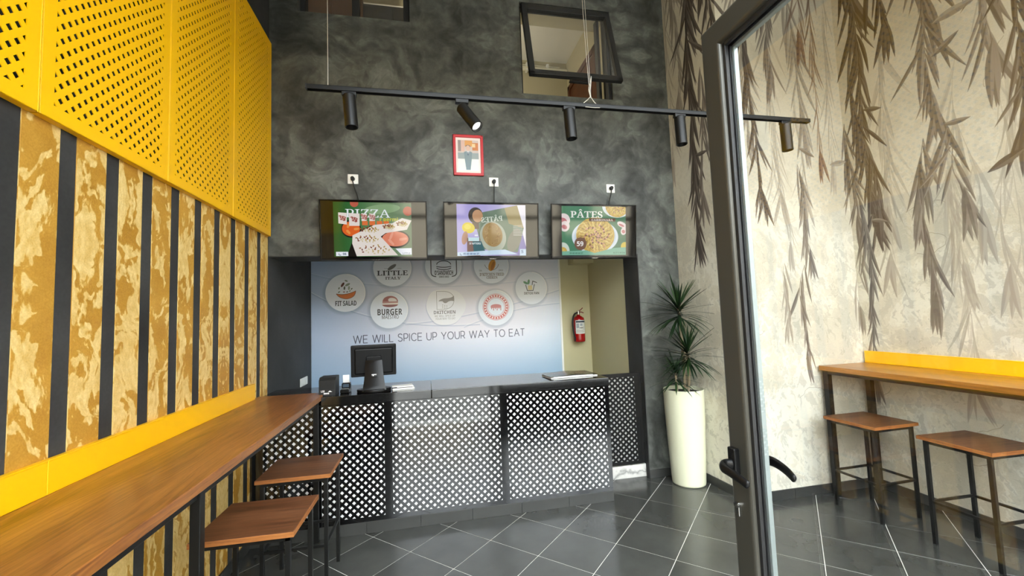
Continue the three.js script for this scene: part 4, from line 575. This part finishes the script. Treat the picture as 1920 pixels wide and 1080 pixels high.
    g.fillStyle = '#f4f6f0'; g.save(); g.translate(84, 108); g.scale(1.18, 1); g.font = 'bold 84px serif'; g.fillText('PÂTES', 0, 0); g.restore(); g.fillStyle = '#5a3a2c'; g.fillRect(268, 112, 266, 30); g.fillStyle = '#f6eee6'; g.font = 'bold 27px serif'; g.textAlign = 'center'; g.save(); g.translate(401, 137); g.scale(1.22, 1); g.fillText('CARBONARA', 0, 0); g.restore();
    g.fillStyle = '#74503c'; g.beginPath(); g.arc(182, 352, 60, 0, 7); g.fill(); g.fillStyle = '#fff'; g.font = 'bold 62px sans-serif'; g.fillText('59', 178, 374);
    g.fillStyle = '#78b49c'; g.beginPath(); g.moveTo(0, 424); g.lineTo(240, 414); g.lineTo(320, 440); g.lineTo(520, 392); g.lineTo(640, 386); g.lineTo(640, 460); g.lineTo(0, 460); g.fill(); g.fillStyle = '#2c6450'; g.font = 'bold 20px sans-serif'; g.fillText('05 60 48 44 37', 140, 448); g.fillText('K I T C H E N', 570, 446);
  },
];
{
  const labs = ['wall television on the left showing a pizza advert', 'wall television in the middle showing a purple advert with a woman in yellow', 'wall television on the right showing a green pasta advert'];
  [[-0.47, 0.895], [0.565, 0.882], [1.565, 0.872]].forEach(([x, w], i) => {
    const o = thing('television', labs[i], 'television', [x, 2.41, 0.085], 'menu televisions above the opening'); o.rotation.x = 0.105;
    const h = 0.515;
    part('body', box(-w / 2 + 0.03, -h / 2 + 0.03, -0.04, w / 2 - 0.03, h / 2 - 0.03, 0.0, 0.01), M.plastic, o);
    part('bezel', [box(-w / 2, -h / 2, -0.006, w / 2, -h / 2 + 0.016, 0.016, 0.003), box(-w / 2, h / 2 - 0.01, -0.006, w / 2, h / 2, 0.016, 0.003), box(-w / 2, -h / 2, -0.006, -w / 2 + 0.01, h / 2, 0.016, 0.003), box(w / 2 - 0.01, -h / 2, -0.006, w / 2, h / 2, 0.016, 0.003)], phys({ color: rgb(30, 30, 32), roughness: 0.12, metalness: 0.6 }), o);
    const pic = document.createElement('canvas'); pic.width = 896; pic.height = 496; const g = pic.getContext('2d'); g.fillStyle = '#000'; g.fillRect(0, 0, 896, 496); g.save(); g.translate(i === 0 ? 104 : i === 1 ? 112 : 100, 10); g.scale((i === 2 ? 690 : 664) / CW, 474 / CH); g.beginPath(); g.rect(0, 0, CW, CH); g.clip(); screens[i](g, CW, CH); g.restore();
    const t = new THREE.CanvasTexture(pic); t.colorSpace = THREE.SRGBColorSpace; t.magFilter = THREE.LinearFilter;
    part('display', new THREE.PlaneGeometry(w - 0.018, h - 0.024).translate(0, 0.003, 0.0085), phys({ color: rgb(6, 6, 7), roughness: 0.07, ior: 1.6, emissive: 0xffffff, emissiveMap: t, emissiveIntensity: 0.8 }), o);
    part('panel_back', box(-w / 2 + 0.004, -h / 2 + 0.004, -0.006, w / 2 - 0.004, h / 2 - 0.004, 0.007), M.plastic, o);
    part('wall_mount', [box(-0.15, -0.1, -0.082, 0.15, 0.1, -0.07, 0.003), box(-0.05, -0.06, -0.08, 0.05, 0.12, -0.03, 0.003)], M.blackSteel, o);
    part('logo_tab', box(-0.03, -h / 2 - 0.004, -0.004, 0.03, -h / 2 + 0.002, 0.014, 0.002), M.chrome, o);
  });
  const S = [[-0.659, 2.884, 'left', -0.6], [0.608, 2.894, 'middle', 0.6], [1.795, 2.862, 'right', 1.74]];
  S.forEach(([x, y, side, tx]) => {
    const o = thing('wall_socket', `white wall socket on the dark wall above the ${side} television`, 'socket', [x, y, 0.001], 'wall sockets above the televisions');
    part('plate', box(-0.045, -0.044, 0, 0.045, 0.044, 0.01, 0.004), M.white, o); part('well', new THREE.CylinderGeometry(0.023, 0.023, 0.004, 24).rotateX(Math.PI / 2).translate(0, 0, 0.011), M.white, o);
    const c = thing('power_cord', `black plug and cord dropping from the socket to the ${side} television`, 'power cord', [x, y, 0.001], 'television power cords');
    part('plug', [new THREE.CylinderGeometry(0.016, 0.019, 0.03, 20).rotateX(Math.PI / 2).translate(0, 0, 0.028), box(-0.012, -0.02, 0.026, 0.012, 0.004, 0.042, 0.004)], M.cord, c);
    part('cord', tube([[0, -0.015, 0.036], [(tx - x) * 0.25, -0.08, 0.03], [(tx - x) * 0.7, -0.16, 0.03], [tx - x, 2.6 - y, 0.045]], 0.0045, 24, 8), M.cord, c);
  });
}
// ---------------------------------------------------------------- framed portrait
{
  const o = thing('framed_portrait', 'small red framed portrait of a man in a dark suit above the screens', 'picture frame', [0.374, 3.143, 0.002]), w = 0.285, h = 0.392, b = 0.026;
  part('frame', [box(-w / 2, -h / 2, 0, w / 2, -h / 2 + b, 0.022, 0.006), box(-w / 2, h / 2 - b, 0, w / 2, h / 2, 0.022, 0.006), box(-w / 2, -h / 2, 0, -w / 2 + b, h / 2, 0.022, 0.006), box(w / 2 - b, -h / 2, 0, w / 2, h / 2, 0.022, 0.006)], M.redFrame, o);
  const t = canvasTex(300, 420, (g, W, Hh) => {
    g.fillStyle = '#fbeeea'; g.fillRect(0, 0, W, Hh); g.fillStyle = '#dcd0cc'; g.fillRect(26, 30, 248, 222); g.fillStyle = '#a79c9a'; g.fillRect(30, 34, 34, 130); g.fillStyle = '#e4c4b8'; g.fillRect(66, 34, 40, 130); g.fillStyle = '#e8ae72'; g.fillRect(110, 34, 90, 70); g.fillStyle = '#d8926a'; g.fillRect(200, 60, 70, 90); g.fillStyle = '#f4dcb0'; g.fillRect(196, 70, 40, 44); g.fillStyle = '#a8b4b8'; g.fillRect(26, 180, 248, 72); g.fillStyle = '#f4fbf8'; g.fillRect(26, 252, 248, 140);
    g.fillStyle = '#8a7c78'; g.beginPath(); g.ellipse(148, 108, 30, 22, 0, Math.PI, 0); g.fill(); g.fillStyle = '#e6c8b8'; g.beginPath(); g.ellipse(148, 122, 25, 32, 0, 0, 7); g.fill(); g.fillStyle = '#8fa2ac'; g.beginPath(); g.moveTo(98, 172); g.quadraticCurveTo(148, 148, 196, 172); g.lineTo(190, 250); g.lineTo(172, 380); g.lineTo(122, 380); g.lineTo(106, 250); g.fill(); g.fillStyle = '#f6f6f6'; g.beginPath(); g.moveTo(132, 160); g.lineTo(164, 160); g.lineTo(148, 204); g.fill(); g.fillStyle = '#5c6a80'; g.fillRect(144, 166, 8, 44);
  });
  part('photograph', new THREE.PlaneGeometry(w - 2 * b + 0.004, h - 2 * b + 0.004).translate(0, 0, 0.009), phys({ map: t, roughness: 0.12 }), o); part('backing', box(-w / 2 + 0.01, -h / 2 + 0.01, 0, w / 2 - 0.01, h / 2 - 0.01, 0.008), M.redFrame, o);
}
// ---------------------------------------------------------------- track rail and its spotlights
{
  const z = 1.4, y = 2.955, x0 = -0.68, x1 = 2.7;
  const o = thing('track_rail', 'thin black lighting track hung on wires across the room', 'light track', [0, y, z]);
  part('rail', [box(x0, 0, -0.017, x1, 0.006, 0.017, 0.001, 1), box(x0, -0.02, -0.017, x1, 0.004, -0.011, 0.001, 1), box(x0, -0.02, 0.011, x1, 0.004, 0.017, 0.001, 1)], M.blackSteel, o);
  part('end_cap', box(x0 - 0.004, -0.021, -0.018, x0 + 0.004, 0.007, 0.018, 0.002, 1), M.rubber, o); part('end_cap_001', box(x1 - 0.004, -0.021, -0.018, x1 + 0.004, 0.007, 0.018, 0.002, 1), M.rubber, o);
  part('wire', tube([[-0.566, 0, 0], [-0.568, H - y, 0]], 0.0022, 2, 6), M.steelWire, o);
  part('wire_001', [tube([[1.025, 0.05, 0], [1.01, 0.4, 0.0], [0.985, H - y, 0]], 0.0022, 12, 6), tube([[1.03, 0.05, 0], [1.02, 0.4, 0.01], [0.995, H - y, 0]], 0.0018, 12, 6)], M.steelWire, o);
  part('wire_hook', [tube([[0.97, 0.005, 0.01], [1.0, 0.03, 0.01], [1.027, 0.055, 0], [1.055, 0.03, -0.01], [1.085, 0.005, -0.01]], 0.003, 20, 6)], M.steelWire, o); part('wire_knot', [tube([[1.027, 0.055, 0], [1.012, 0.1, 0.012], [1.03, 0.16, 0.005], [1.04, 0.2, 0], [1.035, 0.12, -0.01], [1.027, 0.055, 0]], 0.0022, 24, 6)], M.steelWire, o); part('wire_loop', [tube([[0.98, -0.021, 0.018], [1.03, -0.024, 0.02], [1.08, -0.021, 0.018]], 0.002, 8, 6)], M.steelWire, o);
  const body = lathe([[0, 0.006], [0.032, 0.006], [0.036, 0], [0.036, -0.185], [0.034, -0.187], [0.031, -0.185], [0.031, -0.13], [0.0, -0.125]], 36);
  const specs = [[-0.452, [0.07, -1, 0.02], 'leftmost black track spotlight hanging straight down near the yellow panels'], [0.195, [0.42, -0.8, 0.42], 'black track spotlight tilted above the red framed portrait, its white lens showing'], [0.875, [0.05, -1, 0.02], 'black track spotlight hanging below the open high window'], [1.66, [0.01, -1, 0.03], 'black track spotlight beside the corner of the mural, left of the door frame'], [2.5, [0.06, -1, -0.03], 'rightmost black track spotlight, seen through the glass door']];
  specs.forEach(([x, d, lab], i) => {
    const s = thing('track_spotlight', lab, 'spotlight', [x, y, z], 'spotlights on the black track');
    part('adapter', box(-0.04, -0.045, -0.016, 0.04, -0.02, 0.016, 0.004), M.blackSteel, s);
    const tilted = i === 1;
    part('arm', tilted ? [box(0.012, -0.1, -0.006, 0.026, -0.04, 0.006, 0.003)] : [box(0.024, -0.06, -0.012, 0.038, -0.03, 0.012, 0.003)], M.blackSteel, s);
    const head = new THREE.Group(); head.name = 'lamp_head'; head.position.set(tilted ? 0.0 : 0.0, tilted ? -0.072 : -0.045, 0); head.quaternion.setFromUnitVectors(new THREE.Vector3(0, -1, 0), new THREE.Vector3(...d).normalize()); s.add(head);
    part('barrel', body, M.blackSteel, head);
    part('lens', new THREE.CylinderGeometry(0.03, 0.03, 0.004, 28).translate(0, tilted ? -0.168 : -0.133, 0), std({ color: 0xffffff, emissive: new THREE.Color(1, 0.97, 0.9), emissiveIntensity: 0.8, roughness: 0.4 }), head, 'white lens');
    const L = new THREE.SpotLight(new THREE.Color(1, 0.93, 0.8), 1.5, 0, 0.5, 0.6); L.name = 'spot_beam'; const v = new THREE.Vector3(...d).normalize(); L.position.set(x + v.x * 0.185, y - 0.05 + v.y * 0.185, z + v.z * 0.185); L.target.position.copy(L.position).add(v); L.castShadow = true; scene.add(L, L.target); L.target.name = 'spot_aim';
  });
}
// ---------------------------------------------------------------- potted dracaena
{
  const o = thing('potted_plant', 'spiky green dracaena in a tall glossy cream pot in the corner', 'plant', [2.338, 0, 0.2]);
  part('pot', lathe([[0, 0.0], [0.135, 0], [0.147, 0.006], [0.15, 0.02], [0.161, 0.25], [0.175, 0.55], [0.181, 0.75], [0.183, 0.86], [0.182, 0.872], [0.178, 0.874], [0.172, 0.865], [0.168, 0.8], [0.164, 0.78], [0, 0.78]], 64), M.pot, o);
  part('soil', lathe([[0, 0.85], [0.1, 0.846], [0.17, 0.838]], 40), M.soil, o);
  const leafGeo = [0, 1, 2].map((k) => {
    const n = 10, L = 1, pos = [], idx = [];
    for (let i = 0; i <= n; i++) { const t = i / n, w = 0.026 * Math.sin(Math.PI * Math.min(1, 0.12 + t * 0.88)) ** 0.8 + 0.001, droop = [0.06, 0.16, 0.3][k] * t * t; for (const s of [-1, 0, 1]) pos.push(t * L * (1 - 0.15 * droop), -droop * L + (s ? 0.006 : 0), s * w); }
    for (let i = 0; i < n; i++) for (const a of [0, 1]) { const b = i * 3 + a; idx.push(b, b + 1, b + 4, b, b + 4, b + 3); }
    const g = new THREE.BufferGeometry(); g.setAttribute('position', new THREE.Float32BufferAttribute(pos, 3)); g.setIndex(idx); g.computeVertexNormals(); return g;
  });
  const stems = [[[[0.02, 0.84, 0], [0.015, 1.1, 0.01], [0.02, 1.34, 0], [-0.01, 1.63, 0.02]], 0.013, 1.62, 90, 0.34], [[[0.035, 0.84, 0.03], [0.045, 1.0, 0.04], [0.03, 1.22, 0.06]], 0.013, 1.2, 80, 0.33], [[[-0.08, 0.84, 0.03], [-0.085, 0.93, 0.03], [-0.09, 1.03, 0.03]], 0.01, 1.02, 48, 0.24]];
  stems.forEach(([pts, r, top, n, len], k) => {
    const st = part('stem' + (k ? '_00' + k : ''), tube(pts, r, 24, 10), M.bark, o), e = pts[pts.length - 1];
    for (let i = 0; i < n; i++) {
      const t = i / n, m = new THREE.Mesh(leafGeo[t < 0.35 ? 2 : t < 0.7 ? 1 : 0], M.leaf[Math.floor(rnd() * 3)]); m.name = 'leaf' + (i ? '_' + String(i).padStart(3, '0') : ''); m.castShadow = m.receiveShadow = true;
      m.position.set(e[0], e[1] - 0.1 + t * 0.12, e[2]); m.rotation.order = 'YXZ'; m.rotation.set(0, i * 2.39996 + rr(-0.2, 0.2), mix(-0.2, 1.1, Math.pow(t, 1.6)) + rr(-0.14, 0.14)); const L = len * rr(0.75, 1.12); m.scale.set(L, L, 0.34);
      // keep leaves off the two walls: turn a leaf that would reach one away from it
      for (let tries = 0; tries < 40; tries++) { const a = m.rotation.y, r = L * Math.cos(m.rotation.z), tx = 2.345 + e[0] + Math.cos(a) * r, tz = 0.2 + e[2] - Math.sin(a) * r; if (tx < 2.51 + 0.05 * Math.min(1, tz) && tz > 0.02) break; m.rotation.y = rr(0, Math.PI * 2); m.rotation.z += 0.012; }
      st.add(m);
    }
  });
}
// ---------------------------------------------------------------- glazed door standing open at the right of the camera
{
  const d = struct('door_1'), x0 = 0.9, x1 = 0.955, zo = 2.64, zi = 3.585, top = 2.555, w = 0.09;
  // one mitred frame: rounded on its outer and inner edges
  const fr = new THREE.Shape([[zo, 0.012], [zi, 0.012], [zi, top], [zo, top]].map((q) => new THREE.Vector2(...q))); fr.holes.push(new THREE.Path([[zo + w, 0.15], [zo + w, top - w], [zi - w, top - w], [zi - w, 0.15]].map((q) => new THREE.Vector2(...q))));
  part('frame', new THREE.ExtrudeGeometry(fr, { depth: x1 - x0 - 0.03, bevelEnabled: true, bevelThickness: 0.015, bevelSize: 0.014, bevelOffset: -0.014, bevelSegments: 6 }).rotateY(-Math.PI / 2).translate(x1 - 0.015, 0, 0), M.alu, d);
  const gz0 = zo + w, gz1 = zi - w, gy0 = 0.15, gy1 = top - w, k = 0.012, gx = (x0 + x1) / 2;
  const ring = (xa, xb, kk) => [box(xa, gy0, gz0 - 0.004, xb, gy1, gz0 + kk, 0.002, 1), box(xa, gy0, gz1 - kk, xb, gy1, gz1 + 0.004, 0.002, 1), box(xa, gy1 - kk, gz0, xb, gy1 + 0.004, gz1, 0.002, 1), box(xa, gy0 - 0.004, gz0, xb, gy0 + kk, gz1, 0.002, 1)];
  part('gasket', ring(x0 + 0.012, gx - 0.003, k), M.rubber, d); part('gasket_001', ring(gx + 0.003, x1 - 0.018, k), M.rubber, d);
  part('glazing_bead', ring(x1 - 0.018, x1 - 0.002, 0.02), std({ color: rgb(128, 136, 134), roughness: 0.4, metalness: 0.3 }), d);
  part('glass', box(gx - 0.003, gy0 + 0.002, gz0, gx + 0.003, gy1 - 0.002, gz1), M.glass, d);
  for (const s of [-1, 1]) {
    const h = new THREE.Group(); h.name = s < 0 ? 'handle' : 'handle_001'; h.position.set(s < 0 ? x0 : x1, 1.115, zo + 0.036); h.position.y += 0.012; d.add(h);
    part('rosette', box(Math.min(0, s * 0.02), -0.03, -0.016, Math.max(0, s * 0.02), 0.05, 0.016, 0.004), M.plastic, h);
    // lever: a flattened bar swept out from the rosette and along the door, thinning to its tip
    const curve = new THREE.CatmullRomCurve3([[s * 0.012, 0, 0], [s * 0.045, 0.001, -0.001], [s * 0.06, -0.001, 0.012], [s * 0.061, -0.004, 0.04], [s * 0.057, -0.012, 0.075], [s * 0.05, -0.024, 0.108]].map((q) => new THREE.Vector3(...q))), N = 40, R = 18, vp = [], ix = [];
    for (let i = 0; i <= N; i++) { const t = i / N, c = curve.getPointAt(t), tg = curve.getTangentAt(t), sd = new THREE.Vector3().crossVectors(new THREE.Vector3(0, 1, 0), tg).normalize(), up = new THREE.Vector3().crossVectors(tg, sd), end = Math.sqrt(sat((1 - t) * 28)), a = mix(0.0105, 0.0075, t) * end, b = mix(0.0165, 0.0125, t) * end; for (let k = 0; k < R; k++) { const q = (k / R) * Math.PI * 2, v = c.clone().addScaledVector(sd, Math.cos(q) * a).addScaledVector(up, Math.sin(q) * b); vp.push(v.x, v.y, v.z); } }
    for (let i = 0; i < N; i++) for (let k = 0; k < R; k++) { const a = i * R + k, b = i * R + ((k + 1) % R); ix.push(a, b, b + R, a, b + R, a + R); }
    const lg = new THREE.BufferGeometry(); lg.setAttribute('position', new THREE.Float32BufferAttribute(vp, 3)); lg.setIndex(ix); lg.computeVertexNormals(); part('lever', lg, M.plastic, h);
  }
  part('lock_cylinder', [new THREE.CylinderGeometry(0.009, 0.009, 0.012, 20).rotateZ(Math.PI / 2).translate(x0 - 0.004, 1.0, zo + 0.03), box(x0 - 0.006, 0.965, zo + 0.023, x0 + 0.001, 1.008, zo + 0.037, 0.003)], M.chrome, d);
}
renderer.render(scene, camera);
